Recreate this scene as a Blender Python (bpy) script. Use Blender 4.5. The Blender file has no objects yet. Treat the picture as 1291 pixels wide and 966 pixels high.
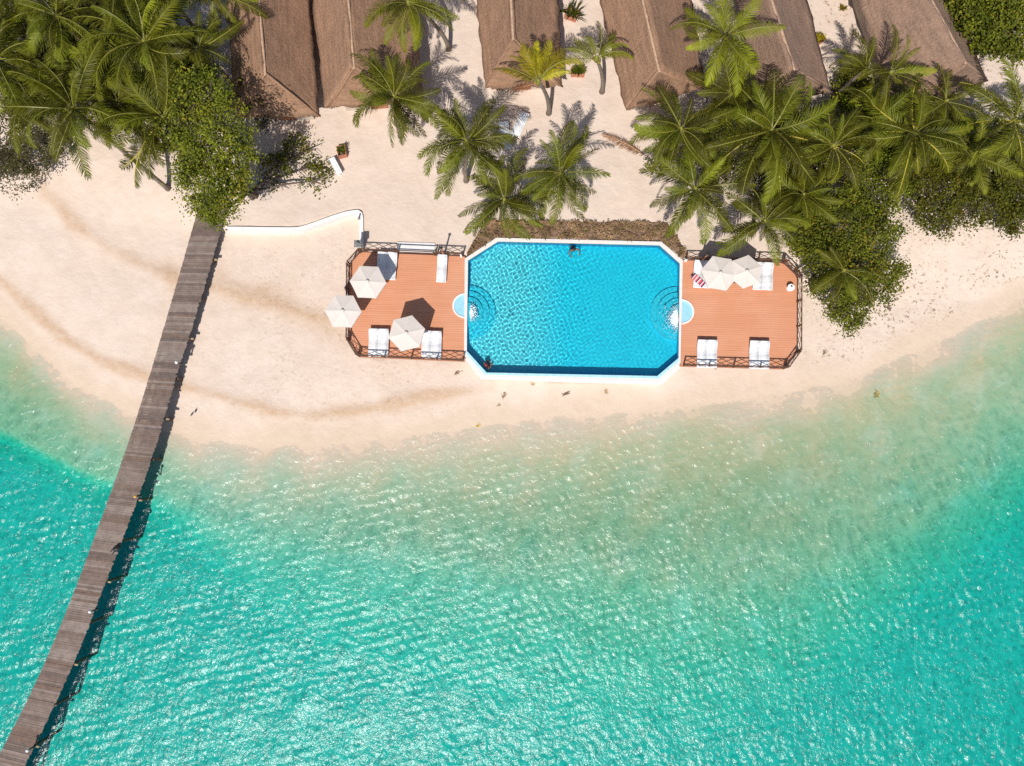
import bpy, math, random
import numpy as np
from mathutils import Vector, Matrix, noise as mnoise

scene = bpy.context.scene
C = scene.collection
R = math.radians

# ------------------------------------------------------------------ camera
F_PX, CX, CY, TILT, CAM_H = 982.0, 645.5, 483.0, R(5.0), 50.0
cam_d = bpy.data.cameras.new("camera")
cam = bpy.data.objects.new("camera", cam_d)
C.objects.link(cam)
cam.location = (0, 0, CAM_H)
cam.rotation_euler = (TILT, 0, 0)
cam_d.sensor_width = 36.0
cam_d.lens = F_PX / 1291.0 * 36.0
cam_d.clip_start = 0.5
cam_d.clip_end = 6000
scene.camera = cam

# ------------------------------------------------------------------ light
SUN_Z = R(36.5)                       # zenith angle
SH = Vector((0.25, 0.968)).normalized()   # direction the shadows fall on the ground
sun_d = bpy.data.lights.new("sun", 'SUN')
sun_d.energy = 4.3
sun_d.angle = R(0.53)
sun_d.color = (1.0, 0.965, 0.91)
sun = bpy.data.objects.new("sun", sun_d)
C.objects.link(sun)
ray = Vector((SH.x * math.sin(SUN_Z), SH.y * math.sin(SUN_Z), -math.cos(SUN_Z)))
sun.rotation_euler = ray.to_track_quat('-Z', 'Y').to_euler()
sun.location = (-10, -30, 60)
sun_d.cycles.is_caustics_light = True

world = bpy.data.worlds.new("World")
scene.world = world
world.use_nodes = True
wn = world.node_tree
sky = wn.nodes.new('ShaderNodeTexSky')
sky.sky_type = 'NISHITA'
sky.sun_disc = False
sky.sun_elevation = R(90) - SUN_Z
sky.sun_rotation = math.atan2(-SH.x, -SH.y)
sky.altitude = 0
wn.links.new(sky.outputs[0], wn.nodes['Background'].inputs[0])
wn.nodes['Background'].inputs[1].default_value = 0.09

scene.view_settings.view_transform = 'Standard'
scene.view_settings.look = 'None'
scene.view_settings.gamma = 1.0
scene.view_settings.use_curve_mapping = False
scene.view_settings.exposure = 0.13
cy = scene.cycles
cy.use_denoising = False
cy.max_bounces = 6
cy.transparent_max_bounces = 8
cy.caustics_refractive = True
cy.caustics_reflective = False
cy.sample_clamp_indirect = 4.0

# ------------------------------------------------------------------ pixel of the photograph <-> point at a height
ct, st = math.cos(TILT), math.sin(TILT)
def P(px, py, z=0.0):
    u, v = (px - CX) / F_PX, -(py - CY) / F_PX
    dx, dy, dz = u, v * ct + st, v * st - ct
    k = (z - CAM_H) / dz
    return Vector((dx * k, dy * k, z))
def to_px(x, y, z=0.0):
    h = np.asarray(z) - CAM_H
    vy = y * ct + h * st
    vz = -y * st + h * ct
    return CX + F_PX * x / -vz, CY - F_PX * vy / -vz

# ------------------------------------------------------------------ mesh helpers
class MB:
    """collects geometry of one mesh object"""
    def __init__(s):
        s.v, s.f, s.m = [], [], []
    def face(s, pts, mi=0):
        b = len(s.v)
        s.v += [tuple(p) for p in pts]
        s.f.append(tuple(range(b, b + len(pts)))); s.m.append(mi)
    def box(s, c, size, rz=0.0, mi=0, M=None):
        cx, cy_, cz = c; hx, hy, hz = size[0] / 2, size[1] / 2, size[2] / 2
        ca, sa = math.cos(rz), math.sin(rz)
        b = len(s.v)
        for dz in (-hz, hz):
            for dx, dy in ((-hx, -hy), (hx, -hy), (hx, hy), (-hx, hy)):
                p = Vector((cx + dx * ca - dy * sa, cy_ + dx * sa + dy * ca, cz + dz))
                if M: p = M @ p
                s.v.append(tuple(p))
        for q in ((3, 2, 1, 0), (4, 5, 6, 7), (0, 1, 5, 4), (1, 2, 6, 5), (2, 3, 7, 6), (3, 0, 4, 7)):
            s.f.append(tuple(b + i for i in q)); s.m.append(mi)
    def bar(s, a, b_, w, h=None, mi=0, up=Vector((0, 0, 1))):
        a, b_ = Vector(a), Vector(b_); h = h or w
        d = (b_ - a).normalized()
        x = d.cross(up)
        if x.length < 1e-3: x = d.cross(Vector((0, 1, 0)))
        x.normalize(); y = x.cross(d).normalized()
        b = len(s.v)
        for p in (a, b_):
            for sx, sy in ((-1, -1), (1, -1), (1, 1), (-1, 1)):
                s.v.append(tuple(p + x * (sx * w / 2) + y * (sy * h / 2)))
        for q in ((3, 2, 1, 0), (4, 5, 6, 7), (0, 1, 5, 4), (1, 2, 6, 5), (2, 3, 7, 6), (3, 0, 4, 7)):
            s.f.append(tuple(b + i for i in q)); s.m.append(mi)
    def tube(s, pts, radii, n=8, mi=0, cap=True):
        pts = [Vector(p) for p in pts]
        b0 = len(s.v); ref = Vector((0.3, 1, 0.2))
        for i, p in enumerate(pts):
            d = (pts[min(i + 1, len(pts) - 1)] - pts[max(i - 1, 0)]).normalized()
            x = d.cross(ref)
            if x.length < 1e-3: x = d.cross(Vector((1, 0, 0)))
            x.normalize(); y = d.cross(x)
            r = radii[i] if hasattr(radii, '__len__') else radii
            for k in range(n):
                a = 2 * math.pi * k / n
                s.v.append(tuple(p + x * (math.cos(a) * r) + y * (math.sin(a) * r)))
        for i in range(len(pts) - 1):
            for k in range(n):
                k2 = (k + 1) % n
                s.f.append((b0 + i * n + k, b0 + i * n + k2, b0 + (i + 1) * n + k2, b0 + (i + 1) * n + k)); s.m.append(mi)
        if cap:
            s.f.append(tuple(b0 + k for k in reversed(range(n)))); s.m.append(mi)
            e = b0 + (len(pts) - 1) * n
            s.f.append(tuple(e + k for k in range(n))); s.m.append(mi)
    def lathe(s, c, prof, n=20, mi=0):
        """profile of (radius, z) around the vertical through c, from bottom to top"""
        b0 = len(s.v); c = Vector(c)
        for r, z in prof:
            for k in range(n):
                a = 2 * math.pi * k / n
                s.v.append((c.x + math.cos(a) * r, c.y + math.sin(a) * r, c.z + z))
        for i in range(len(prof) - 1):
            for k in range(n):
                k2 = (k + 1) % n
                s.f.append((b0 + i * n + k, b0 + i * n + k2, b0 + (i + 1) * n + k2, b0 + (i + 1) * n + k)); s.m.append(mi)
        s.f.append(tuple(b0 + k for k in reversed(range(n)))); s.m.append(mi)
        e = b0 + (len(prof) - 1) * n
        s.f.append(tuple(e + k for k in range(n))); s.m.append(mi)
    def prism(s, poly, z0, z1, mi=0, side=None):
        b = len(s.v); n = len(poly); side = mi if side is None else side
        area = sum(poly[i][0] * poly[(i + 1) % n][1] - poly[(i + 1) % n][0] * poly[i][1] for i in range(n))
        if area < 0: poly = poly[::-1]
        for z in (z0, z1):
            s.v += [(p[0], p[1], z) for p in poly]
        s.f.append(tuple(b + i for i in reversed(range(n)))); s.m.append(side)
        s.f.append(tuple(b + n + i for i in range(n))); s.m.append(mi)
        for i in range(n):
            j = (i + 1) % n
            s.f.append((b + i, b + j, b + n + j, b + n + i)); s.m.append(side)
    def ring(s, outer, inner, z0, z1, mi=0):
        n = len(outer); b = len(s.v)
        for z in (z0, z1):
            s.v += [(p[0], p[1], z) for p in outer]
            s.v += [(p[0], p[1], z) for p in inner]
        O0, I0, O1, I1 = b, b + n, b + 2 * n, b + 3 * n
        for i in range(n):
            j = (i + 1) % n
            for q in ((O1 + i, O1 + j, I1 + j, I1 + i), (O0 + j, O0 + i, I0 + i, I0 + j),
                      (O0 + i, O0 + j, O1 + j, O1 + i), (I0 + j, I0 + i, I1 + i, I1 + j)):
                s.f.append(q); s.m.append(mi)
    def mesh(s, name, mats, smooth=False):
        me = bpy.data.meshes.new(name)
        me.from_pydata(s.v, [], s.f)
        for m in (mats if isinstance(mats, (list, tuple)) else [mats]): me.materials.append(m)
        if len(me.materials) > 1: me.polygons.foreach_set('material_index', s.m)
        if smooth: me.polygons.foreach_set('use_smooth', [True] * len(s.f))
        me.update()
        return me
    def build(s, name, mats, parent=None, smooth=False, bevel=0.0):
        o = link(name, s.mesh(name, mats, smooth), parent)
        if bevel:
            b = o.modifiers.new('bevel', 'BEVEL'); b.width = bevel; b.segments = 2; b.limit_method = 'ANGLE'
        return o
def link(name, data, parent=None):
    o = bpy.data.objects.new(name, data); C.objects.link(o)
    if parent: o.parent = parent
    return o
def thing(name, label, cat, loc=(0, 0, 0), rz=0.0, group=None):
    o = bpy.data.objects.new(name, None); C.objects.link(o)
    o.location = loc; o.rotation_euler = (0, 0, rz); o.empty_display_size = 0.3
    return tag(o, label, cat, group)
def tag(o, label, cat, group=None):
    o['label'] = label; o['category'] = cat
    if group: o['group'] = group
    return o
def kind(o, k):
    o['kind'] = k; return o
def dup(o, label=None, parent=None):
    c = o.copy(); C.objects.link(c)
    if parent: c.parent = parent
    if label: c['label'] = label
    for ch in list(o.children): dup(ch, None, c)
    return c

# ------------------------------------------------------------------ material helpers
class NT:
    def __init__(s, name):
        s.mat = bpy.data.materials.new(name); s.mat.use_nodes = True
        s.t = s.mat.node_tree; s.n = s.t.nodes; s.l = s.t.links
        s.bsdf = s.n['Principled BSDF']; s.out = s.n['Material Output']
    def add(s, typ, **kw):
        n = s.n.new(typ)
        for k, v in kw.items():
            if k.startswith('i_'):
                key = k[2:].replace('_', ' ')
                n.inputs[key].default_value = v
            else: setattr(n, k, v)
        return n
    def link(s, a, b): s.l.new(a, b)
    def coord(s, kind='Object', scale=(1, 1, 1), rot=(0, 0, 0)):
        tc = s.add('ShaderNodeTexCoord'); mp = s.add('ShaderNodeMapping')
        mp.inputs['Scale'].default_value = scale; mp.inputs['Rotation'].default_value = rot
        s.link(tc.outputs[kind], mp.inputs[0]); return mp.outputs[0]
    def noise(s, vec, scale, detail=4, rough=0.55, dist=0.0):
        n = s.add('ShaderNodeTexNoise'); n.inputs['Scale'].default_value = scale
        n.inputs['Detail'].default_value = detail; n.inputs['Roughness'].default_value = rough
        n.inputs['Distortion'].default_value = dist
        if vec is not None: s.link(vec, n.inputs['Vector'])
        return n.outputs[0]
    def ramp(s, fac, stops):
        r = s.add('ShaderNodeValToRGB'); e = r.color_ramp.elements
        while len(e) < len(stops): e.new(0.5)
        for i, (p, c) in enumerate(stops):
            e[i].position = p; e[i].color = (*c, 1) if len(c) == 3 else c
        s.link(fac, r.inputs[0]); return r.outputs[0]
    def mix(s, fac, a, b, mode='MIX'):
        m = s.add('ShaderNodeMix', data_type='RGBA', blend_type=mode)
        for sock, v in ((m.inputs[0], fac), (m.inputs[6], a), (m.inputs[7], b)):
            if hasattr(v, 'is_linked'): s.link(v, sock)
            elif isinstance(v, (int, float)): sock.default_value = v
            else: sock.default_value = (*v, 1)
        return m.outputs[2]
    def math(s, op, a, b=0.0, clamp=False):
        m = s.add('ShaderNodeMath', operation=op); m.use_clamp = clamp
        for sock, v in ((m.inputs[0], a), (m.inputs[1], b)):
            if hasattr(v, 'is_linked'): s.link(v, sock)
            else: sock.default_value = v
        return m.outputs[0]
    def attr(s, name):
        a = s.add('ShaderNodeAttribute'); a.attribute_name = name; return a.outputs['Fac']
    def bump(s, h, dist, strength=1.0, into=None):
        b = s.add('ShaderNodeBump'); b.inputs['Distance'].default_value = dist
        b.inputs['Strength'].default_value = strength
        s.link(h, b.inputs['Height'])
        s.link(b.outputs[0], (into or s.bsdf).inputs['Normal']); return b.outputs[0]
    def col(s, c): s.link(c, s.bsdf.inputs['Base Color'])
    def rough(s, v): s.bsdf.inputs['Roughness'].default_value = v; return s
def plain(name, c, rough=0.6, var=0.12, scale=6.0, metal=0.0, spec=0.4):
    m = NT(name); v = m.coord()
    n = m.noise(v, scale, 5)
    m.col(m.ramp(n, [(0.3, tuple(x * (1 - var) for x in c)), (0.7, tuple(min(1, x * (1 + var)) for x in c))]))
    m.rough(rough); m.bsdf.inputs['Metallic'].default_value = metal
    m.bsdf.inputs['Specular IOR Level'].default_value = spec
    return m.mat
# ------------------------------------------------------------------ terrain: sand, beach and seabed in one sheet
Z_UP, Z_DECK = 1.35, 1.45
S_T = ([-400,-100,0,60,100,150,200,250,300,400,500,560,600,650,700,800,900,1000,1050,1100,1150,1200,1250,1291,1400,1700],
       [180,330,400,455,490,515,540,555,562,565,552,545,540,535,528,520,510,495,485,468,445,425,400,375,310,150])
B_T = ([-400,0,100,150,200,250,300,400,500,600,700,800,900,1000,1100,1200,1291,1700],
       [420,540,590,605,614,632,655,675,690,706,716,730,742,725,685,625,565,300])
C_T = ([-400,0,100,150,200,250,300,400,500,600,700,800,900,1000,1100,1200,1291,1700],
       [450,563,615,634,665,720,770,815,855,890,920,935,935,905,835,750,675,390])
WALL_PX = [(262,289),(300,288),(340,288.5),(376,288),(400,281),(425,272),(442,268),(452,266.5)]
POOL_OUT = [(625.7,299.8),(834,304.8),(861,328),(858,458),(832,481.5),(608,475),(585,448),(586,326)]
POOL_IN = [(628,304.5),(831.5,309.3),(857,332),(855.5,452),(829,474.5),(613,470),(588.5,443.5),(590,328.5)]
DECK_L = [(455,318),(586,323.5),(585.2,455.5),(452,449.5),(439.5,429),(440,335)]
DECK_R = [(861.2,328),(987,331.5),(1005,349),(1004.5,444),(989,465),(858.2,461.5)]
def poly_at(pts, z): return [P(x, y, z) for x, y in pts]

def axis(lo, hi, step, far, grow=1.35):
    core = list(np.arange(lo, hi + 1e-6, step)); up = []; s = step
    x = core[-1]
    while x < far: s *= grow; x += s; up.append(x)
    dn = []; s = step; x = core[0]
    while x > -far: s *= grow; x -= s; dn.append(x)
    return np.array(dn[::-1] + core + up)

def inside(poly, X, Y):
    r = np.zeros(X.shape, bool); n = len(poly)
    for i in range(n):
        x1, y1 = poly[i][0], poly[i][1]; x2, y2 = poly[(i + 1) % n][0], poly[(i + 1) % n][1]
        c = ((y1 > Y) != (y2 > Y)) & (X < (x2 - x1) * (Y - y1) / (y2 - y1 + 1e-12) + x1)
        r ^= c
    return r
def shrink(poly, d):
    cx = sum(p[0] for p in poly) / len(poly); cy_ = sum(p[1] for p in poly) / len(poly)
    out = []
    for p in poly:
        v = Vector((p[0] - cx, p[1] - cy_)); L = v.length
        v *= (L - d) / L
        out.append(Vector((cx + v.x, cy_ + v.y, 0)))
    return out
def smooth01(t): t = np.clip(t, 0, 1); return t * t * (3 - 2 * t)
def poly_dist(X, Y, pts):
    d = np.full(X.shape, 1e9)
    for (x1, y1), (x2, y2) in zip(pts[:-1], pts[1:]):
        dx, dy = x2 - x1, y2 - y1
        t = np.clip(((X - x1) * dx + (Y - y1) * dy) / (dx * dx + dy * dy), 0, 1)
        d = np.minimum(d, np.hypot(X - x1 - t * dx, Y - y1 - t * dy))
    return d

rng = np.random.default_rng(7)
def waves(X, Y, comps):
    Z = np.zeros_like(X)
    for kx, ky, ph, a in comps: Z += a * np.sin(kx * X + ky * Y + ph)
    return Z
def spectrum(n, lmin, lmax, slope, ang, spread, g):
    out = []
    for _ in range(n):
        lam = math.exp(g.uniform(math.log(lmin), math.log(lmax)))
        th = ang + g.normal() * spread
        k = 2 * math.pi / lam
        out.append((k * math.cos(th), k * math.sin(th), g.uniform(0, 6.283), slope / math.sqrt(n / 2) / k))
    return out

def terrain_z(X, Y):
    """height of the sand, before the pool and decks are cut in; also returns photo pixels at z=0"""
    px, py = to_px(X, Y, 0.0)
    S, B, Cc = np.interp(px, *S_T), np.interp(px, *B_T), np.interp(px, *C_T)
    # under water
    tb = np.clip((py - S) / (B - S), 0, 1); tc = np.clip((py - B) / (Cc - B), 0, 1)
    far = np.clip((py - Cc) / 250, 0, 3)
    rgt = smooth01((px - 230) / 160)
    dep = 0.47 * tb ** 1.15 + 1.4 * (smooth01(tc) * (1 - rgt) + tc * rgt) + 0.25 * far
    dep = dep * 0.66
    # dry
    m = np.clip(S - py, 0, None) / 20.0
    land = 0.55 * (1 - np.exp(-m / 3.0)) + 0.018 * np.minimum(m, 25)
    # upper level north of wall / slope elsewhere
    pxu, pyu = to_px(X, Y, 1.4)
    wl = np.interp(pxu, [p[0] for p in WALL_PX], [p[1] for p in WALL_PX])
    low, wid = np.zeros_like(X), np.zeros_like(X)
    ub = np.interp(pxu, [-400, 0, 60, 120, 200, 262, 285], [150, 205, 235, 235, 260, 285, 289])
    uw = np.interp(pxu, [-400, 100, 230, 270, 285], [120, 110, 60, 10, 3])
    mid = (pxu > 262) & (pxu <= 454)
    ub = np.where(mid, wl, ub); uw = np.where(mid, 3.0, uw)
    rt = pxu > 454
    ub = np.where(rt, np.interp(pxu, [454, 455, 560, 1004, 1010, 1100, 1291, 1700], [318, 320, 322, 332, 345, 340, 315, 200]), ub)
    uw = np.where(rt, np.interp(pxu, [454, 1005, 1015, 1060], [3, 3, 40, 110]), uw)
    up = smooth01((ub + uw * 0.5 - pyu) / uw)
    z = np.where(py < S, land + (Z_UP - land) * up, -dep)
    return z, px, py, S, B, Cc

gx = axis(-44, 44, 0.2, 2500); gy = axis(-30, 42, 0.2, 2500)
GX, GY = np.meshgrid(gx, gy)
gz, gpx, gpy, gS, gB, gC = terrain_z(GX, GY)
g2 = np.random.default_rng(3)
rip = waves(GX, GY, spectrum(26, 1.2, 7, 0.05, 1.3, 1.5, g2)) + waves(GX, GY, spectrum(24, 0.45, 1.1, 0.055, 1.2, 2.0, g2))
land_m = smooth01((gS - gpy) / 60)
gz = gz + rip * (0.25 + 0.5 * land_m)
# berm scarps left by the tides: sand stepped along two lines
BERM1 = [(40,205),(62,242),(95,280),(140,315),(190,340),(235,358),(290,368),(345,385),(400,402),(440,408)]
BERM2 = [(-20,340),(15,365),(40,390),(80,425),(130,455),(190,475),(250,492),(300,505),(345,520),(400,524),(460,517),(540,500),(620,490)]
BERM3 = [(285, 352), (320, 372), (360, 392), (405, 403), (440, 425)]
b1, b2 = poly_dist(gpx, gpy, BERM1), poly_dist(gpx, gpy, BERM2)
gz += 0.05 * np.exp(-(b1 / 9) ** 2) + 0.04 * np.exp(-(b2 / 8) ** 2)
pool_w = poly_at(POOL_OUT, Z_DECK)
gz = np.where(inside(shrink(pool_w, 0.12), GX, GY), np.minimum(gz, 0.05), gz)
for dk in (DECK_L, DECK_R):
    gz = np.where(inside(shrink(poly_at(dk, Z_DECK), 0.15), GX, GY), np.minimum(gz, 0.45), gz)

def grid_mesh(name, X, Y, Z, mat, attrs=None):
    ny, nx = X.shape
    me = bpy.data.meshes.new(name)
    idx = np.arange(nx * ny).reshape(ny, nx)
    q = np.stack([idx[:-1, :-1], idx[:-1, 1:], idx[1:, 1:], idx[1:, :-1]], -1).reshape(-1, 4)
    co = np.stack([X, Y, Z], -1).reshape(-1, 3)
    me.vertices.add(len(co)); me.vertices.foreach_set('co', co.astype(np.float32).ravel())
    me.loops.add(q.size); me.loops.foreach_set('vertex_index', q.astype(np.int32).ravel())
    me.polygons.add(len(q))
    me.polygons.foreach_set('loop_start', np.arange(0, q.size, 4, dtype=np.int32))
    me.polygons.foreach_set('use_smooth', np.ones(len(q), bool))
    me.update(calc_edges=True)
    me.materials.append(mat)
    for k, a in (attrs or {}).items():
        at = me.attributes.new(k, 'FLOAT', 'POINT'); at.data.foreach_set('value', a.astype(np.float32).ravel())
    return me

# stains that belong to the sand: debris lines, damp edge, algae film on the bed, broken coral
n1 = waves(GX, GY, spectrum(30, 0.8, 9, 1.0, 0, 3, np.random.default_rng(5)))
n1 = n1 / (np.std(n1) + 1e-9)
band = 0.9 * np.exp(-(np.clip(b1 + 4 * n1, 0, None) / 10) ** 2) * smooth01((gpx - 30) / 60) \
     + 0.95 * np.exp(-(np.clip(b2 + 2.5 * n1, 0, None) / 7.5) ** 2)
band = np.maximum(band, 0.7 * np.exp(-((poly_dist(gpx, gpy, BERM3) + 6 * n1).clip(0) / 14) ** 2))
band *= smooth01((650 - gpx) / 80)
damp = smooth01((gpy - (gS - 46) + 5 * n1) / 40)
algae = smooth01((gpy - gS + 4 * n1) / 55) * (1 - 0.95 * smooth01((gpy - gB - 25 * smooth01((gpx - 250) / 150)) / (gC - gB + 40)))
algae *= np.interp(gpx, [-100, 0, 150, 230, 330, 480, 620, 760, 900, 1291], [1, 1, 0.8, 0.5, 0.45, 0.6, 0.7, 0.95, 1, 1])
weed = np.exp(-((gpx - 930) / 230.) ** 2 - ((gpy - 630 + 0.12 * (gpx - 930)) / 85.) ** 2) + 0.7 * np.exp(-((gpx - 20) / 110.) ** 2 - ((gpy - 500) / 50.) ** 2) + 0.8 * np.exp(-((gpx - 600) / 260.) ** 2 - ((gpy - 655) / 55.) ** 2)
weed = np.clip(weed, 0, 1) * smooth01((gpy - gS) / 50)
band = np.clip(band * 1.15, 0, 1)
rubble = smooth01((gpx - 980) / 60) * smooth01((gS - 8 - gpy) / 30) + 0.4 * smooth01((gS - 12 - gpy) / 20) * np.exp(-((gpx - 430) / 160.) ** 2) * smooth01((gpy - 300) / 30)

m = NT('beach_sand')
v = m.coord('Object')
fine = m.noise(v, 9, 8, 0.7); med = m.noise(v, 0.9, 5, 0.6); big = m.noise(v, 0.16, 3)
base = m.ramp(med, [(0.3, (0.605, 0.487, 0.40)), (0.7, (0.685, 0.566, 0.482))])
base = m.mix(m.math('MULTIPLY', big, 0.5), base, (0.66, 0.51, 0.39))
base = m.mix(m.ramp(fine, [(0.35, (0.06,) * 3), (0.55, (0,) * 3)]), base, (0.42, 0.29, 0.19))
base = m.mix(m.math('MULTIPLY', m.attr('band'), m.ramp(m.noise(v, 2.2, 7, 0.65), [(0.30, (0.38,) * 3), (0.60, (0.75,) * 3)])), base, (0.47, 0.30, 0.175))
sp = m.noise(v, 4.2, 4, 0.75); sp2 = m.noise(v, 0.55, 3)
spots = m.math('MULTIPLY', m.ramp(sp, [(0.57, (0,) * 3), (0.63, (1,) * 3)]), m.math('MULTIPLY', m.attr('rubble'), m.ramp(sp2, [(0.36, (0,) * 3), (0.55, (1,) * 3)])))
base = m.mix(spots, base, (0.24, 0.16, 0.085))
base = m.mix(m.math('MULTIPLY', m.attr('damp'), 0.45), base, (0.50, 0.37, 0.24))
alg = m.ramp(m.noise(v, 0.35, 6, 0.65, 0.6), [(0.28, (0.52, 0.455, 0.29)), (0.5, (0.44, 0.395, 0.225)), (0.74, (0.57, 0.50, 0.36))])
base = m.mix(m.math('MULTIPLY', m.attr('algae'), 0.92), base, alg)
base = m.mix(m.math('MULTIPLY', m.attr('weed'), m.ramp(m.noise(v, 0.8, 6, 0.65, 0.5), [(0.3, (0.12,) * 3), (0.65, (0.6,) * 3)])), base, (0.26, 0.265, 0.13))
m.col(base); m.rough(0.95); m.bsdf.inputs['Specular IOR Level'].default_value = 0.15
foot = m.add('ShaderNodeTexVoronoi'); foot.inputs['Scale'].default_value = 3.2; m.link(v, foot.inputs['Vector'])
h = m.math('ADD', m.math('MULTIPLY', m.ramp(foot.outputs['Distance'], [(0.0, (0,) * 3), (0.35, (1,) * 3)]), m.math('MULTIPLY', sp2, 0.016)), m.math('MULTIPLY', m.noise(v, 2.5, 7, 0.55), 0.06))
m.bump(h, 1.0, 0.8)
SAND = m.mat
ground = kind(link('ground', grid_mesh('ground', GX, GY, gz, SAND, dict(band=band, damp=damp, algae=algae, rubble=rubble, weed=weed))), 'structure')
from bisect import bisect_right
def ground_z(x, y):
    i = min(max(bisect_right(gx, x) - 1, 0), len(gx) - 2); j = min(max(bisect_right(gy, y) - 1, 0), len(gy) - 2)
    tx = (x - gx[i]) / (gx[i + 1] - gx[i]); ty = (y - gy[j]) / (gy[j + 1] - gy[j])
    return float((gz[j, i] * (1 - tx) + gz[j, i + 1] * tx) * (1 - ty) + (gz[j + 1, i] * (1 - tx) + gz[j + 1, i + 1] * tx) * ty)
def G(px, py):
    """point of the ground seen at a pixel"""
    z = 1.0
    for _ in range(4):
        p = P(px, py, z); z = ground_z(p.x, p.y)
    return P(px, py, z)

# ------------------------------------------------------------------ sea
def ripple_height(m, bumps):
    h = None
    for sc, amp, st_, ang in bumps:
        vv = m.coord('Object', (sc, sc * st_, sc), (0, 0, R(ang)))
        n = m.math('MULTIPLY', m.noise(vv, 1.0, 3, 0.6, 0.5), amp)
        h = n if h is None else m.math('ADD', h, n)
    return h
m = NT('sea_water'); m.n.remove(m.bsdf)
v = m.coord('Object')
# caustic net painted into the transparent colour: cells of brighter and duller water
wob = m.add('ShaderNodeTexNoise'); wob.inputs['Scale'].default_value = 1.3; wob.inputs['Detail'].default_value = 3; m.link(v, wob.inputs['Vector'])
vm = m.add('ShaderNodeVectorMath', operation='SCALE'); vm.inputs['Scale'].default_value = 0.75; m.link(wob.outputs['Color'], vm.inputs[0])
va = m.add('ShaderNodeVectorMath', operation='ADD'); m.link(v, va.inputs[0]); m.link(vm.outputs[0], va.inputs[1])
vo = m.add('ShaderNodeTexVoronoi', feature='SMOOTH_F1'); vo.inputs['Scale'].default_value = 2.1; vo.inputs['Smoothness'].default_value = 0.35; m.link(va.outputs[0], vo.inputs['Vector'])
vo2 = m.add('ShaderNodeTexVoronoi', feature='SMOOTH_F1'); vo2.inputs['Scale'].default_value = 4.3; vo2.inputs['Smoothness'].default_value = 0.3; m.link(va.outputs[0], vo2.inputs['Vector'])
caustic_net = m.math('ADD', m.math('MULTIPLY', vo.outputs['Distance'], 0.65), m.math('MULTIPLY', vo2.outputs['Distance'], 0.5))
tcol = m.ramp(caustic_net, [(0.26, (0.58, 0.72, 0.73)), (0.5, (0.85, 0.92, 0.92)), (0.70, (1, 1, 1))])
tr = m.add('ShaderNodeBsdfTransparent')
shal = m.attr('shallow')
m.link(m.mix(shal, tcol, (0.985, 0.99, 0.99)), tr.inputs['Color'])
gl = m.add('ShaderNodeBsdfGlossy'); gl.inputs['Roughness'].default_value = 0.25
lw = m.add('ShaderNodeLayerWeight'); lw.inputs['Blend'].default_value = 0.5
fres = m.math('ADD', 0.045, m.math('MULTIPLY', m.math('POWER', lw.outputs['Facing'], 5.0), 0.95))
mx = m.add('ShaderNodeMixShader')
h = ripple_height(m, [(2.6, 0.065, 0.8, 40), (6.0, 0.042, 0.85, 35), (10.0, 0.006, 0.7, 20)])
h = m.math('MULTIPLY', h, m.math('SUBTRACT', 1.0, m.math('MULTIPLY', shal, 0.15)))
b_ = m.bump(h, 1.0, 1.0, gl)
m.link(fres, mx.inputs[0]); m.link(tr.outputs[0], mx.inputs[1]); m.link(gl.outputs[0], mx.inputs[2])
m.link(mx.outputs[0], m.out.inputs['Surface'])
ab = m.add('ShaderNodeVolumeAbsorption'); ab.inputs['Color'].default_value = (0.05, 0.955, 0.972, 1); ab.inputs['Density'].default_value = 1.5
m.link(ab.outputs[0], m.out.inputs['Volume'])
SEA = m.mat
wx = axis(-40, 40, 0.09, 1500, 1.5); wy = axis(-26, 11, 0.09, 1500, 1.5)
WX, WY = np.meshgrid(wx, wy)
tz, wpx, wpy, wS, wB, wC = terrain_z(WX, WY)
g3 = np.random.default_rng(11)
grp = waves(WX, WY, spectrum(18, 3.0, 11.0, 1.0, R(70), 1.2, np.random.default_rng(17)))
grp = np.clip(1.0 + 0.28 * grp / np.std(grp[::8, ::8]), 0.45, 1.6)
wz = grp * waves(WX, WY, spectrum(64, 0.30, 0.78, 0.165, R(120), 2.6, g3)) + waves(WX, WY, spectrum(26, 1.0, 4.0, 0.055, R(120), 1.6, g3)) 
att = np.clip(0.6 + np.clip(-tz, 0, 1) * 1.3, 0.6, 1.0)
core = ((np.abs(WX) < 40.1) & (WY > -26.1) & (WY < 11.1))
wz = np.where(core, wz * att, 0.0)
shallow = 1 - smooth01(np.clip(-tz, 0, 1) / 0.38)
sea_me = grid_mesh('sea_water', WX, WY, wz, SEA, dict(shallow=shallow))
import bmesh
bm = bmesh.new(); bm.from_mesh(sea_me)
bm.edges.ensure_lookup_table()
edge = [e for e in bm.edges if e.is_boundary]
ret = bmesh.ops.extrude_edge_only(bm, edges=edge)
nv = [x for x in ret['geom'] if isinstance(x, bmesh.types.BMVert)]
for x in nv: x.co.z = -7
low = [e for e in bm.edges if e.is_boundary]
bmesh.ops.contextual_create(bm, geom=low)
bmesh.ops.recalc_face_normals(bm, faces=bm.faces)
bm.to_mesh(sea_me); bm.free()
sea = kind(link('sea_water', sea_me), 'structure')
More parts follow.
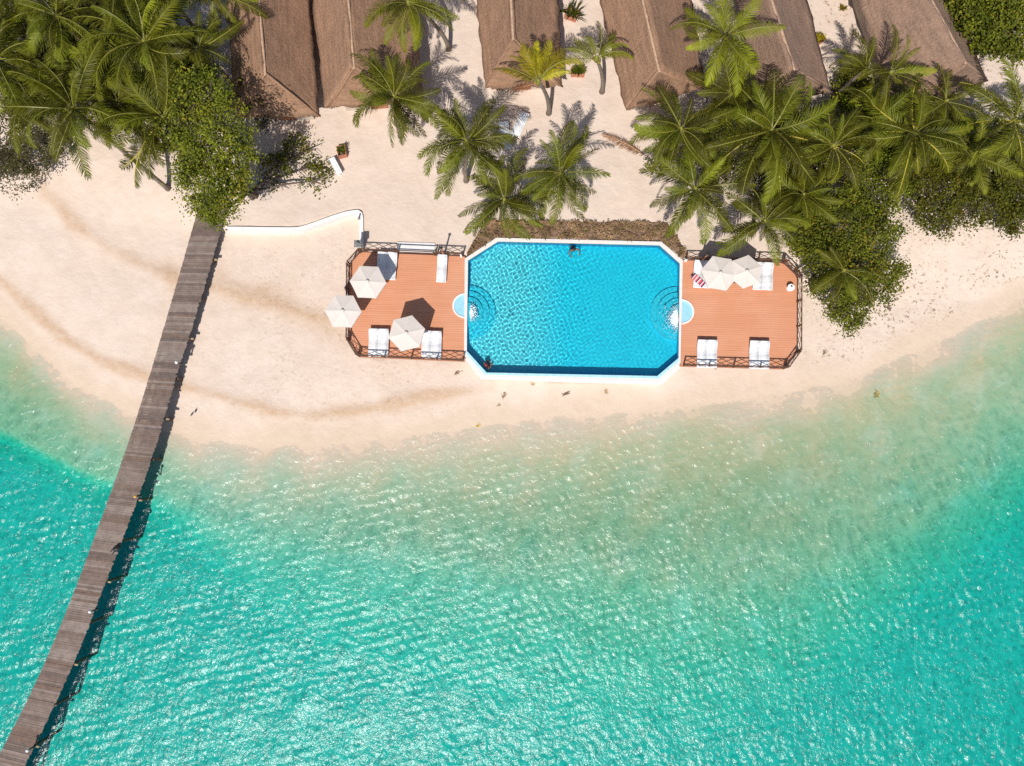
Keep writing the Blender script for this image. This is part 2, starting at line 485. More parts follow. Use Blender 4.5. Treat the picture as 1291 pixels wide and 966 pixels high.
# ------------------------------------------------------------------ materials of the built things
WHITE = plain('white_plaster', (0.74, 0.71, 0.68), 0.8, 0.07, 3.0)
WHITE_P = plain('white_plastic', (0.80, 0.80, 0.80), 0.45, 0.03, 3.0)
CREAM = plain('cream_canvas', (0.66, 0.585, 0.52), 0.9, 0.05, 2.5)
DARKWOOD = plain('dark_brown_timber', (0.11, 0.052, 0.03), 0.7, 0.3, 9.0)
REDWOOD = plain('red_brown_timber', (0.38, 0.16, 0.085), 0.7, 0.25, 6.0)
GREYWOOD = plain('grey_timber', (0.17, 0.135, 0.115), 0.85, 0.35, 5.0)
BLACK = plain('black_metal', (0.022, 0.022, 0.025), 0.5, 0.2, 5.0)
STEEL = plain('pale_metal', (0.55, 0.55, 0.56), 0.35, 0.05, 5.0, 0.7)
WALLM = plain('limewashed_wall', (0.50, 0.42, 0.34), 0.9, 0.15, 1.5)
SOIL = plain('dry_soil', (0.20, 0.125, 0.08), 0.95, 0.5, 5.0)

def deck_mat():
    m = NT('terracotta_decking'); v = m.coord('Object')
    w = m.add('ShaderNodeTexWave', wave_type='BANDS', bands_direction='Y', wave_profile='SAW')
    w.inputs['Scale'].default_value = 0.314 / 0.145; w.inputs['Distortion'].default_value = 0
    rot = m.coord('Object', (1, 1, 1), (0, 0, R(1.6))); m.link(rot, w.inputs['Vector'])
    gap = m.ramp(w.outputs['Fac'], [(0.0, (1,) * 3), (0.06, (1,) * 3), (0.1, (0,) * 3), (1.0, (0,) * 3)])
    strm = m.noise(m.coord('Object', (0.35, 7.0, 1), (0, 0, R(1.6))), 1.0, 3)
    fine = m.noise(m.coord('Object', (2.5, 40, 1), (0, 0, R(1.6))), 1.0, 3)
    c = m.ramp(strm, [(0.25, (0.57, 0.245, 0.125)), (0.5, (0.62, 0.27, 0.14)), (0.75, (0.66, 0.30, 0.165))])
    c = m.mix(m.math('MULTIPLY', fine, 0.3), c, (0.52, 0.20, 0.10))
    c = m.mix(m.ramp(m.noise(v, 0.5, 5), [(0.45, (0,) * 3), (0.75, (0.35,) * 3)]), c, (0.70, 0.37, 0.25))
    c = m.mix(m.math('MULTIPLY', gap, 0.38), c, (0.20, 0.08, 0.045))
    m.col(c); m.rough(0.7); m.bump(m.math('MULTIPLY', gap, -0.01), 1.0, 0.6)
    return m.mat
DECKM = deck_mat()

# ------------------------------------------------------------------ low white retaining wall
wt = thing('retaining_wall', 'low white curved plaster retaining wall between the beach and the sand court', 'wall', (*P(400, 285, 0.5),))
wt.location = (0, 0, 0)
wpts = [P(x, y, 1.5) for x, y in [(285, 288.3), (300, 288.4), (320, 288.7), (345, 289), (365, 289.2), (377, 288.6), (388, 285.5), (400, 281.5), (412, 277), (425, 272.5), (435, 269.5), (445, 267.6), (451, 267), (454, 269), (455, 274), (455.3, 290), (455.6, 312)]]
wb = MB()
def strip_wall(mb, pts, th, z0, z1):
    L = []; n = len(pts)
    for i, p in enumerate(pts):
        d = (pts[min(i + 1, n - 1)] - pts[max(i - 1, 0)]); d.z = 0; d.normalize()
        L.append((p + Vector((-d.y, d.x, 0)) * th / 2, p - Vector((-d.y, d.x, 0)) * th / 2))
    b = len(mb.v)
    for a, c in L:
        mb.v += [(a.x, a.y, z0), (c.x, c.y, z0), (c.x, c.y, z1), (a.x, a.y, z1)]
    for i in range(n - 1):
        o, q = b + i * 4, b + i * 4 + 4
        for k in range(4):
            mb.f.append((o + k, o + (k + 1) % 4, q + (k + 1) % 4, q + k)); mb.m.append(0)
    mb.f.append((b + 3, b + 2, b + 1, b)); mb.m.append(0)
    e = b + (n - 1) * 4
    mb.f.append((e, e + 1, e + 2, e + 3)); mb.m.append(0)
strip_wall(wb, wpts, 0.22, 0.1, 1.42); wb.build('wall_body', WHITE, wt, bevel=0.02)
wb = MB(); strip_wall(wb, wpts, 0.27, 1.423, 1.49); wb.build('wall_cap', WHITE, wt)
pl = thing('gate_pillar', 'grey capped white pillar at the foot of the curved wall by the left deck', 'pillar', P(456, 314, 1.35))
pb = MB(); pb.box((0, 0, 0.55), (0.34, 0.34, 1.4)); pb.build('shaft', WHITE, pl, bevel=0.02)
pb = MB(); pb.prism([(-0.22, -0.22), (0.22, -0.22), (0.22, 0.22), (-0.22, 0.22)], 1.253, 1.33); pb.lathe((0, 0, 1.33), [(0.2, 0), (0.03, 0.25)], 4); pb.build('cap', plain('grey_stone', (0.2, 0.2, 0.19), 0.85), pl)

# ------------------------------------------------------------------ swimming pool
Z_COP, Z_WAT, Z_FL = 1.50, 1.45, 0.62
po, pi_ = poly_at(POOL_OUT, Z_COP), poly_at(POOL_IN, Z_COP)
pool = thing('swimming_pool', 'eight sided blue swimming pool with white coping on the beach', 'swimming pool', (0, 0, 0))
def tile_mat(name, c1, c2):
    m = NT(name); v = m.coord('Object')
    n = m.noise(v, 1.1, 4)
    c = m.ramp(n, [(0.3, c1), (0.7, c2)])
    b = m.add('ShaderNodeTexBrick', offset=0.0); b.inputs['Scale'].default_value = 5.0; b.inputs['Mortar Size'].default_value = 0.02
    b.inputs['Row Height'].default_value = 1.0; b.inputs['Brick Width'].default_value = 1.0
    b.inputs['Color1'].default_value = (1, 1, 1, 1); b.inputs['Color2'].default_value = (0.93, 0.97, 0.97, 1); b.inputs['Mortar'].default_value = (0.78, 0.88, 0.9, 1)
    m.link(v, b.inputs['Vector'])
    m.col(m.mix(1.0, c, b.outputs['Color'], 'MULTIPLY')); m.rough(0.35); return m.mat
TILE_D = tile_mat('blue_pool_tile', (0.004, 0.72, 0.96), (0.006, 0.77, 0.98))
TILE_S = tile_mat('pale_pool_tile', (0.075, 0.66, 0.80), (0.10, 0.70, 0.84))
TILE_W = tile_mat('deep_blue_wall_tile', (0.01, 0.55, 0.90), (0.012, 0.6, 0.92))
b = MB(); b.ring(shrink(po, 0.05), pi_, 0.0, Z_COP - 0.11); sh_o = b.build('pool_wall', [WHITE], pool)
b = MB()
n = len(pi_); inn = shrink(pi_, 0.004)
for i in range(n):
    j = (i + 1) % n
    a, c = inn[i], inn[j]
    b.face([(c.x, c.y, 0.2), (a.x, a.y, 0.2), (a.x, a.y, Z_COP - 0.115), (c.x, c.y, Z_COP - 0.115)])
b.build('wall_lining', TILE_W, pool)
b = MB(); b.ring(po, pi_, Z_COP - 0.105, Z_COP); cop = b.build('coping', plain('pale_coping_stone', (0.72, 0.66, 0.61), 0.75, 0.06, 3), pool)
# overflow channel along the seaward sides
sea_o = [P(*p, 1.0) for p in [(582.5, 447), (606, 477.5), (834.5, 484.5), (862, 459)]]
sea_i = [P(*p, 1.0) for p in [(588, 446), (610, 473), (829, 479), (856, 456)]]
b = MB()
for i in range(3):
    b.prism([sea_o[i], sea_o[i + 1], sea_i[i + 1], sea_i[i]], 0.05, 1.0)
b.build('overflow_channel', WHITE, pool)
# wet overflow lip of the coping, seaward
lip_o = [P(*p, Z_COP) for p in [(587.3, 446), (611.3, 472.6), (830, 477.6), (856.8, 455)]]
lip_i = [P(*p, Z_COP) for p in [(589.2, 443.2), (613.4, 469.8), (828.6, 474.2), (855.0, 451.8)]]
b = MB()
for i in range(3): b.prism([lip_o[i], lip_o[i + 1], lip_i[i + 1], lip_i[i]], Z_COP - 0.02, Z_COP + 0.006)
b.build('wet_lip', plain('wet_pale_tile', (0.42, 0.68, 0.76), 0.12, 0.1, 4), pool)
# floor: shallow shelf to the left, deeper to the right
big_in = shrink(pi_, -0.03)
xs = P(686, 390, Z_FL).x
def clip_x(poly, x0, keep_left):
    out = []; n = len(poly)
    for i in range(n):
        a, c = poly[i], poly[(i + 1) % n]
        ia = (a.x <= x0) == keep_left; ic = (c.x <= x0) == keep_left
        if ia: out.append(a)
        if ia != ic:
            t = (x0 - a.x) / (c.x - a.x); out.append(a + (c - a) * t)
    return out
fm = TILE_D.node_tree; T = NT.__new__(NT); T.mat = TILE_D; T.t = fm; T.n = fm.nodes; T.l = fm.links; T.bsdf = fm.nodes['Principled BSDF']
mulc = T.bsdf.inputs['Base Color'].links[0].from_node; deepc = mulc.inputs[6].links[0].from_socket
vx = T.coord('Object'); sx_ = T.add('ShaderNodeSeparateXYZ'); T.link(vx, sx_.inputs[0])
mr = T.add('ShaderNodeMapRange'); T.link(sx_.outputs[0], mr.inputs[0]); mr.inputs[1].default_value = xs - 1.6; mr.inputs[2].default_value = xs + 1.3; mr.inputs[3].default_value = 1; mr.inputs[4].default_value = 0
T.link(T.mix(mr.outputs[0], deepc, (0.10, 0.80, 0.93)), mulc.inputs[6])
b = MB(); b.prism(big_in, 0.1, Z_FL); fl1 = b.build('pool_floor', TILE_D, pool)
STEPM = tile_mat('step_tile', (0.02, 0.70, 0.90), (0.03, 0.74, 0.93))
for (px, py, sg, nm) in ((589.5, 392, 1, 'pool_steps'), (856.2, 394, -1, 'pool_steps')):
    c = P(px, py, Z_WAT); b = MB()
    for r, z0, z1 in ((1.75, 0.2, 0.80), (1.35, 0.80, 0.98), (0.95, 0.98, 1.16), (0.55, 1.16, 1.32)):
        pts = [Vector((c.x, c.y - r, 0))] + [Vector((c.x + sg * r * math.sin(a), c.y - r * math.cos(a), 0)) for a in np.linspace(0.05, math.pi - 0.05, 22)] + [Vector((c.x, c.y + r, 0))]
        b.prism(pts, z0, z1)
    b.build(nm, STEPM, pool).cycles.is_caustics_receiver = True
for o in (fl1,): o.cycles.is_caustics_receiver = True
# pool water: gently rippled surface, livelier at the left
m = NT('pool_water'); m.n.remove(m.bsdf)
rf = m.add('ShaderNodeBsdfRefraction'); rf.inputs['IOR'].default_value = 1.33; rf.inputs['Roughness'].default_value = 0.0
gl = m.add('ShaderNodeBsdfGlossy'); gl.inputs['Roughness'].default_value = 0.15
fr = m.add('ShaderNodeFresnel'); fr.inputs['IOR'].default_value = 1.33; mx = m.add('ShaderNodeMixShader')
hh = m.math('MULTIPLY', m.noise(m.coord('Object'), 5.0, 3), 0.03); bb = m.bump(hh, 1.0, 1.0, gl); m.link(bb, fr.inputs['Normal'])
m.link(fr.outputs[0], mx.inputs[0]); m.link(rf.outputs[0], mx.inputs[1]); m.link(gl.outputs[0], mx.inputs[2]); m.link(mx.outputs[0], m.out.inputs['Surface'])
x0, x1 = min(p.x for p in pi_), max(p.x for p in pi_); y0, y1 = min(p.y for p in pi_), max(p.y for p in pi_)
wxx = np.linspace(x0, x1, 460); wyy = np.linspace(y0, y1, 300); PX, PY = np.meshgrid(wxx, wyy)
g4 = np.random.default_rng(21)
liv = 1.0 - 0.72 * smooth01((PX - x0) / (x1 - x0) * 2.2 - 0.45)
pz = Z_WAT + waves(PX, PY, spectrum(56, 0.15, 0.38, 0.072, 0.6, 2.2, g4)) * liv + waves(PX, PY, spectrum(16, 0.8, 2.5, 0.018, 0.3, 2.0, g4)) * (0.5 + 0.5 * liv)
dsw = np.hypot(PX - P(724, 314, Z_WAT).x, PY - P(724, 314, Z_WAT).y)
pz += 0.0045 * np.sin(dsw * 2 * math.pi / 0.42) * np.exp(-dsw / 1.3)
mep = grid_mesh('pool_water', PX, PY, pz, m.mat)
bmx = bmesh.new(); bmx.from_mesh(mep)
pin = shrink(pi_, -0.02); pc = Vector((sum(p.x for p in pin) / 8, sum(p.y for p in pin) / 8, 0))
for i in range(8):
    a, c = pin[i], pin[(i + 1) % 8]; d = (c - a); nr = Vector((d.y, -d.x, 0)).normalized()
    if nr.dot(a - pc) < 0: nr = -nr
    bmesh.ops.bisect_plane(bmx, geom=bmx.verts[:] + bmx.edges[:] + bmx.faces[:], plane_co=(a.x, a.y, Z_WAT), plane_no=nr, clear_outer=True)
bmx.to_mesh(mep); bmx.free()
pw = link('pool_water', mep, pool); pw.cycles.is_caustics_caster = True
# half round basins on the deck side of the coping
BASW = plain('basin_water', (0.33, 0.60, 0.70), 0.08, 0.08, 4)
for (px, py, sg) in ((586.3, 385.5, -1), (859.2, 393, 1)):
    c = P(px, py, Z_COP); r = 0.80
    ang = np.linspace(0.0, math.pi, 24)
    outer = [(c.x + sg * r * math.sin(a), c.y - r * math.cos(a)) for a in ang]
    inner = [(c.x + sg * (r - 0.1) * math.sin(a), c.y - (r - 0.1) * math.cos(a)) for a in ang]
    b = MB()
    for i in range(len(ang) - 1):
        b.prism([outer[i], outer[i + 1], inner[i + 1], inner[i]], 1.30, Z_COP + 0.012)
    rim = b.build('spa_basin', WHITE, pool)
    b = MB(); b.prism(inner, 1.2, 1.462); b.build('water', BASW, rim)
# bubbles where the jets enter
FOAM = plain('white_foam', (0.75, 0.83, 0.86), 0.6, 0.05, 4)
g5 = random.Random(4)
for (px, py, n_, sg, lab) in ((855, 402, 1500, -1, 'white bubbling froth at the right end steps of the pool'), (592, 394, 420, 1, 'small patch of white froth at the left end steps of the pool')):
    b = MB(); c = P(px, py, Z_WAT)
    for _ in range(n_):
        rr = abs(g5.gauss(0, 0.42 if sg < 0 else 0.3)); a = g5.uniform(-1.5, 1.5)
        x, y = c.x + sg * rr * math.cos(a), c.y + rr * math.sin(a) * 1.15
        s_ = g5.uniform(0.012, 0.036) * (1.1 if rr < 0.5 else 0.75)
        b.lathe((x, y, Z_WAT + g5.uniform(-0.01, 0.012)), [(s_ * 0.5, -s_ * 0.7), (s_, 0), (s_ * 0.5, s_ * 0.8)], 5)
    kind(tag(b.build('foam', FOAM), lab, 'foam'), 'stuff')

# ------------------------------------------------------------------ sun decks either side of the pool
for px_poly, lab in ((DECK_L, 'terracotta plank sun deck left of the pool with three parasols'), (DECK_R, 'terracotta plank sun deck right of the pool with a round white table')):
    poly = poly_at(px_poly, Z_DECK)
    cx = sum(p.x for p in poly) / 6; cyy = sum(p.y for p in poly) / 6
    t = thing('sun_deck', lab, 'deck', (0, 0, 0))
    b = MB(); b.prism(poly, Z_DECK - 0.06, Z_DECK); b.build('planking', DECKM, t)
    b = MB(); b.ring(shrink(poly, -0.03), shrink(poly, 0.05), Z_DECK - 0.26, Z_DECK - 0.063); b.build('edge_beam', REDWOOD, t)
    for fx in (0.12, 0.5, 0.88):
        for fy in (0.12, 0.88):
            xx = min(p.x for p in poly) * (1 - fx) + max(p.x for p in poly) * fx; yy = min(p.y for p in poly) * (1 - fy) + max(p.y for p in poly) * fy
            b = MB(); b.box((xx, yy, 0.62), (0.16, 0.16, 1.5)); b.build('support_post', DARKWOOD, t)

# ------------------------------------------------------------------ lattice fences
def fence(pa, pb_, label, lattice=True, h=0.86, grp='brown lattice fences round the sun decks'):
    a, c = P(*pa, Z_DECK), P(*pb_, Z_DECK); d = c - a; L = d.length; u = d / L
    t = thing('lattice_fence' if lattice else 'rail_fence', label, 'fence', a, math.atan2(u.y, u.x), grp if lattice else None)
    n = max(1, round(L / 1.7))
    for i in range(n + 1):
        b = MB(); b.box((min(max(L * i / n, 0.05), L - 0.05), 0, h / 2 + 0.004), (0.085, 0.085, h)); b.build('post', DARKWOOD, t)
    b = MB(); b.box((L / 2, 0, h - 0.02), (L, 0.06, 0.045)); b.build('rail', DARKWOOD, t)
    b = MB(); b.box((L / 2, 0, 0.12 if lattice else 0.42), (L, 0.05, 0.05)); b.build('rail', DARKWOOD, t)
    if lattice:
        b = MB(); z0, z1 = 0.14, h - 0.05; H = z1 - z0
        step = 0.62; k = -2
        for sg, off in ((1, -0.012), (-1, 0.012)):
            k = -4
            while k * step < L + 2:
                for ph in (0.0,):
                    xa, xb = k * step, k * step + sg * H * 1.7
                    p, q = Vector((xa, off, z0)), Vector((xb, off, z1))
                    # clip to the panel
                    ts = [0.0, 1.0]
                    dx = xb - xa
                    lo, hi = sorted(((0.04 - xa) / dx, (L - 0.04 - xa) / dx)); lo, hi = max(0, lo), min(1, hi)
                    if hi - lo > 0.05:
                        b.bar(p.lerp(q, lo), p.lerp(q, hi), 0.016, 0.032, up=Vector((0, 1, 0)).cross((q - p).normalized()))
                k += 1
        b.build('lattice_panel', DARKWOOD, t)
    return t
fence((455, 318), (500, 319.8), 'brown lattice fence between the white wall and the open rails, landward side of left deck')
fence((500.4, 319.8), (549, 321.9), 'two rail brown fence beside the white landing slab', False)
fence((549.6, 321.9), (584, 323.3), 'short brown lattice fence beside the wooden lamp post on the left deck')
fence((440.6, 334), (454.6, 318.2), 'short diagonal lattice fence between the white pillar and the outermost lounger pair')
fence((439.8, 428.5), (440.3, 335), 'brown lattice fence along the outer edge of the left deck beneath two parasols')
fence((452, 449.0), (440, 429.5), 'short diagonal lattice fence at the seaward corner below the outermost parasol')
fence((452.6, 449.2), (584.4, 455.0), 'long brown lattice fence along the seaward edge of the left deck')
fence((863, 328.3), (987, 331.6), 'brown lattice fence behind the two touching parasols under a palm')
fence((987.4, 331.8), (1004.6, 348.6), 'diagonal lattice fence overhung by the leafy tree on the right deck')
fence((1004.8, 349.2), (1004.4, 443.6), 'lattice fence beside the round white table, along the outer deck edge')
fence((1004.0, 444.4), (989.2, 464.4), 'short diagonal lattice fence at the seaward corner of the right deck')
fence((988.6, 464.6), (860.6, 461.2), 'long brown lattice fence along the seaward edge of the right deck')
sl = thing('landing_slab', 'white concrete landing slab behind the two rail fence', 'slab', P(525, 313, 1.2))
b = MB(); b.box((0, 0, 0.11), (2.4, 0.62, 0.24), R(-2)); b.build('slab', WHITE, sl, bevel=0.02)

# ------------------------------------------------------------------ planter bed behind the pool
bed = [P(*p, 1.4) for p in [(612, 278), (841, 281), (868, 322), (861, 326.5), (834.5, 303.3), (625, 298.3), (588, 323), (590, 316)]]
kind(link('planting_bed', (lambda q: (q.prism(bed, 1.0, 1.402), q.mesh('planting_bed', SOIL))[1])(MB())), 'structure')

# ------------------------------------------------------------------ jetty
JL = [(250, 262), (244, 279), (233, 324), (216.6, 378), (192.5, 462), (162.6, 557), (142, 615), (122, 669), (103, 722), (62, 825.5), (17, 920), (-4, 957), (-40, 1020), (-90, 1100)]
JR = [(287, 262), (280.5, 285), (268, 321), (254.5, 378), (223.5, 468), (199.5, 556), (168, 645), (149, 695), (129, 744), (90, 847), (47, 933), (34, 960), (-4, 1035), (-48, 1115)]
Z_J = 1.55
jl = [P(*p, Z_J) for p in JL]; jr = [P(*p, Z_J) for p in JR]
def resamp(pts, s):
    d = [0]
    for a, c in zip(pts[:-1], pts[1:]): d.append(d[-1] + (c - a).length)
    s = s * d[-1]
    for i in range(len(pts) - 1):
        if s <= d[i + 1] or i == len(pts) - 2: return pts[i].lerp(pts[i + 1], (s - d[i]) / (d[i + 1] - d[i]))
def smooth_line(pts, n=40, it=6):
    q = [resamp(pts, i / n) for i in range(n + 1)]
    for _ in range(it):
        q = [q[0]] + [(q[i - 1] + q[i] * 2 + q[i + 1]) / 4 for i in range(1, n)] + [q[-1]]
    return q
jl, jr = smooth_line(jl), smooth_line(jr)
jet = thing('jetty', 'long curved grey brown wooden jetty running from the trees out over the water', 'jetty', (0, 0, 0))
mats = []
for k, cc in enumerate([(0.175, 0.124, 0.099), (0.205, 0.150, 0.122), (0.140, 0.100, 0.082), (0.235, 0.182, 0.152), (0.165, 0.108, 0.080)]):
    m = NT('weathered_plank_%d' % k); v = m.coord('Object')
    nn = m.noise(v, 3.0, 6, 0.65); m.col(m.ramp(nn, [(0.3, tuple(x * 0.72 for x in cc)), (0.7, tuple(x * 1.25 for x in cc))])); m.rough(0.85)
    m.bump(m.noise(v, 30, 3), 0.004, 0.5); mats.append(m.mat)
Lj = sum((a - c).length for a, c in zip(jl[:-1], jl[1:])); NPL = int(Lj / 0.135)
rj = random.Random(9); b = MB()
tone = 0
for i in range(NPL):
    s0, s1 = (i + 0.02) / NPL, (i + rj.choice((0.97, 0.98, 0.985, 0.93))) / NPL
    a0, a1, c0, c1 = resamp(jl, s0), resamp(jl, s1), resamp(jr, s0), resamp(jr, s1)
    u = (c0 - a0).normalized()
    e1, e2 = rj.uniform(-0.015, 0.015), rj.uniform(-0.03, 0.05)
    z = rj.uniform(-0.012, 0.012)
    if rj.random() < 0.02: e2 -= 0.08
    pts = [a0 - u * e1, c0 + u * e2, c1 + u * e2, a1 - u * e1]
    if rj.random() < 0.6: tone = rj.choice([0, 0, 1, 1, 2, 3, 4])
    b.prism(pts, Z_J - 0.045 + z, Z_J + z, mi=tone)
b.build('planking', mats, jet)
mid = lambda s: (resamp(jl, s) + resamp(jr, s)) / 2
for f in (0.1, 0.5, 0.9):
    b = MB(); N = 60
    ln = [resamp(jl, i / N).lerp(resamp(jr, i / N), f) for i in range(N + 1)]
    for p, q in zip(ln[:-1], ln[1:]): b.bar(p - Vector((0, 0, 0.14)), q - Vector((0, 0, 0.14)), 0.08, 0.16)
    b.build('stringer', GREYWOOD, jet)
PALEWOOD = plain('pale_timber', (0.34, 0.27, 0.17), 0.85, 0.2, 6)
NB = int(Lj / 2.55)
for i in range(NB + 1):
    s = (i + 0.3) / (NB + 0.6)
    a, c = resamp(jl, s), resamp(jr, s); u = (c - a).normalized()
    b = MB(); b.bar(a - u * 0.02 - Vector((0, 0, 0.3)), c + u * (0.2 if i % 2 else 0.03) - Vector((0, 0, 0.3)), 0.1, 0.13); b.build('cross_beam', PALEWOOD if i % 2 else GREYWOOD, jet)
    for q in (a + u * 0.18, c - u * 0.12):
        g = ground_z(q.x, q.y); b = MB()
        b.tube([(q.x, q.y, g - 0.5), (q.x + 0.02, q.y, (g + 1.2) / 2), (q.x, q.y, Z_J - 0.366)], [0.1, 0.095, 0.09], 9); b.build('pile', DARKWOOD, jet)

# ------------------------------------------------------------------ thatched bungalows
def thatch(name, c):
    m = NT(name); v = m.coord('UV')
    fib = m.noise(m.coord('UV', (30, 1.6, 1)), 1.0, 5, 0.65); lay = m.noise(m.coord('UV', (0.5, 3.0, 1)), 1.0, 5, 0.6)
    col = m.ramp(fib, [(0.25, tuple(x * 0.62 for x in c)), (0.55, c), (0.8, tuple(x * 1.3 for x in c))])
    col = m.mix(m.ramp(lay, [(0.38, (0.85,) * 3), (0.6, (0,) * 3)]), col, tuple(x * 0.6 for x in c))
    gm = m.noise(m.coord('Object'), 7.0, 6, 0.7)
    col = m.mix(m.ramp(gm, [(0.45, (0,) * 3), (0.7, (0.6,) * 3)]), col, (c[0] * 1.25, c[1] * 1.3, c[2] * 1.45))
    m.col(col); m.rough(0.95); m.bump(m.math('ADD', m.math('MULTIPLY', fib, 0.06), m.math('MULTIPLY', gm, 0.11)), 1.0, 1.0)
    return m.mat
TH = [thatch('brown_thatch', (0.40, 0.225, 0.132)), thatch('grey_brown_thatch', (0.37, 0.228, 0.152))]
RIDGE = plain('straw_ridge', (0.40, 0.26, 0.17), 0.95, 0.3, 8)
gr = random.Random(12)
def bungalow(eLt, eLb, eRb, eRt, rT, rB, label, mat, ze=3.55, zr=6.0):
    t = thing('thatched_bungalow', label, 'bungalow', (0, 0, 0), 0, 'thatched bungalows along the top of the sand')
    A, B_, C_, D = (P(*p, ze) for p in (eLt, eLb, eRb, eRt)); RT, RB = P(*rT, zr), P(*rB, zr)
    me = bpy.data.meshes.new('roof'); V, Fc, UV = [], [], []
    def patch(p00, p01, p11, p10, nu, nv):   # u along the eave, v up the slope; p00-p01 eave, p10-p11 ridge
        b0 = len(V)
        for j in range(nv + 1):
            for i in range(nu + 1):
                u, v = i / nu, j / nv
                p = p00.lerp(p01, u).lerp(p10.lerp(p11, u), v)
                sag = -0.16 * math.sin(math.pi * v) * 0.6
                nz = mnoise.noise(Vector((p.x * 0.8, p.y * 0.8, 3))) * 0.09 + mnoise.noise(Vector((p.x * 3, p.y * 3, 9))) * 0.07
                q = p + Vector((0, 0, nz + sag))
                if j == 0:
                    dn = (p00.lerp(p01, u) - p10.lerp(p11, u)).normalized()
                    q += dn * (0.18 * gr.random() + 0.16 * mnoise.noise(Vector((p.x * 1.3, p.y * 1.3, 0))))
                V.append(q); UV.append((u * (p01 - p00).length, v * (p10 - p00).length))
        for j in range(nv):
            for i in range(nu):
                a = b0 + j * (nu + 1) + i
                Fc.append((a, a + 1, a + nu + 2, a + nu + 1))
    patch(A, B_, RB, RT, 44, 14)
    patch(B_, C_, RB, RB, 30, 14)
    patch(C_, D, RT, RB, 44, 14)
    me.from_pydata([tuple(p) for p in V], [], Fc); me.materials.append(mat)
    uvl = me.uv_layers.new(name='UVMap')
    for lp in me.loops: uvl.data[lp.index].uv = UV[lp.vertex_index]
    me.polygons.foreach_set('use_smooth', [True] * len(Fc)); me.update()
    bm_ = bmesh.new(); bm_.from_mesh(me); bmesh.ops.recalc_face_normals(bm_, faces=bm_.faces)
    if sum(f.normal.z for f in bm_.faces) < 0: bmesh.ops.reverse_faces(bm_, faces=bm_.faces)
    bm_.to_mesh(me); bm_.free()
    ro = link('roof', me, t); sd = ro.modifiers.new('thick', 'SOLIDIFY'); sd.thickness = 0.24; sd.offset = -1
    b = MB(); b.tube([RT + Vector((0, 0, 0.0)), RT.lerp(RB, 0.3) + Vector((0.02, 0, -0.03)), RT.lerp(RB, 0.6) + Vector((-0.02, 0, -0.02)), RB + (RB - RT).normalized() * 0.15 - Vector((0, 0, 0.04))], [0.09, 0.085, 0.09, 0.08], 8)
    b.build('ridge_cap', RIDGE, ro, True)
    for p in ((B_, RB), (C_, RB)):
        b = MB(); b.tube([p[1] - Vector((0, 0, 0.05)), p[0].lerp(p[1], 0.5) + Vector((0, 0, -0.05)), p[0] + Vector((0, 0, 0.0))], [0.09, 0.08, 0.05], 7); b.build('hip_cap', mat, ro, True)
    # walls under the eaves
    def ins(p, q, r_, d=0.75):
        w1 = (q - p).normalized(); w2 = (r_ - p).normalized(); return p + w1 * d + w2 * d
    wl = [ins(A, B_, D, 0.75), ins(B_, A, C_, 0.75), ins(C_, B_, D, 0.75), ins(D, C_, A, 0.75)]
    b = MB(); b.prism(wl, 1.1, ze + 0.15); wo = b.build('wall', WALLM, t)
    p, q = wl[1], wl[2]; mm = p.lerp(q, 0.5); ax = math.atan2((q - p).y, (q - p).x); nrm = Vector((math.sin(ax), -math.cos(ax), 0))
    b = MB(); b.box(tuple(mm + nrm * 0.02 + Vector((0, 0, 1.05 + 1.35 - mm.z + ze * 0 + 0.0)))[:2] + (2.42,), (1.1, 0.06, 2.0), ax); b.build('door', REDWOOD, t)
bungalow((280, -170), (301, 148), (402, 146), (376, -170), (313, -170), (334, 92), 'leftmost thatched bungalow, its roof end covered by tree shadows', TH[0])
bungalow((381, -170), (414, 136), (532, 128), (505, -170), (426, -170), (446, 84), 'second thatched bungalow from the left, its roof end under a dark palm', TH[0])
bungalow((583, -170), (612, 108), (708, 106), (692, -170), (636, -170), (647, 48), 'thatched bungalow behind the yellow fronded palm', TH[0])
bungalow((716, -170), (790, 139), (884, 112), (842, -170), (772, -170), (831, 88), 'thatched bungalow right of the small palm and terracotta planter', TH[0])
bungalow((890, -170), (962, 128), (1046, 112), (972, -170), (918, -170), (1001, 86), 'thatched bungalow half hidden by a palm left of the sand gap with two plants', TH[1])
bungalow((1030, -170), (1130, 138), (1243, 98), (1128, -170), (1082, -170), (1217, 78), 'rightmost thatched bungalow with the widest sunlit slope', TH[1])
# ------------------------------------------------------------------ palms
def leaf_mat(name, c, tr=0.3, rough=0.45):
    m = NT(name); v = m.coord('Object')
    oi = m.add('ShaderNodeObjectInfo')
    n = m.noise(v, 1.7, 4)
    c1 = m.ramp(n, [(0.3, tuple(x * 0.5 for x in c)), (0.7, tuple(x * 1.5 for x in c))])
    hs = m.add('ShaderNodeHueSaturation')
    m.link(c1, hs.inputs['Color'])
    m.link(m.math('ADD', m.math('MULTIPLY', oi.outputs['Random'], 0.035), 0.482), hs.inputs['Hue'])
    m.link(m.math('ADD', m.math('MULTIPLY', oi.outputs['Random'], 1.1), 0.45), hs.inputs['Value'])
    m.col(hs.outputs[0]); m.rough(rough); m.bsdf.inputs['Specular IOR Level'].default_value = 0.14
    tl = m.add('ShaderNodeBsdfTranslucent'); m.link(hs.outputs[0], tl.inputs['Color'])
    mx = m.add('ShaderNodeMixShader'); mx.inputs[0].default_value = tr
    m.link(m.bsdf.outputs[0], mx.inputs[1]); m.link(tl.outputs[0], mx.inputs[2]); m.link(mx.outputs[0], m.out.inputs['Surface'])
    return m.mat
L_GREEN = leaf_mat('palm_leaf', (0.100, 0.104, 0.007), 0.18); L_LIGHT = leaf_mat('bright_palm_leaf', (0.150, 0.150, 0.008), 0.2)
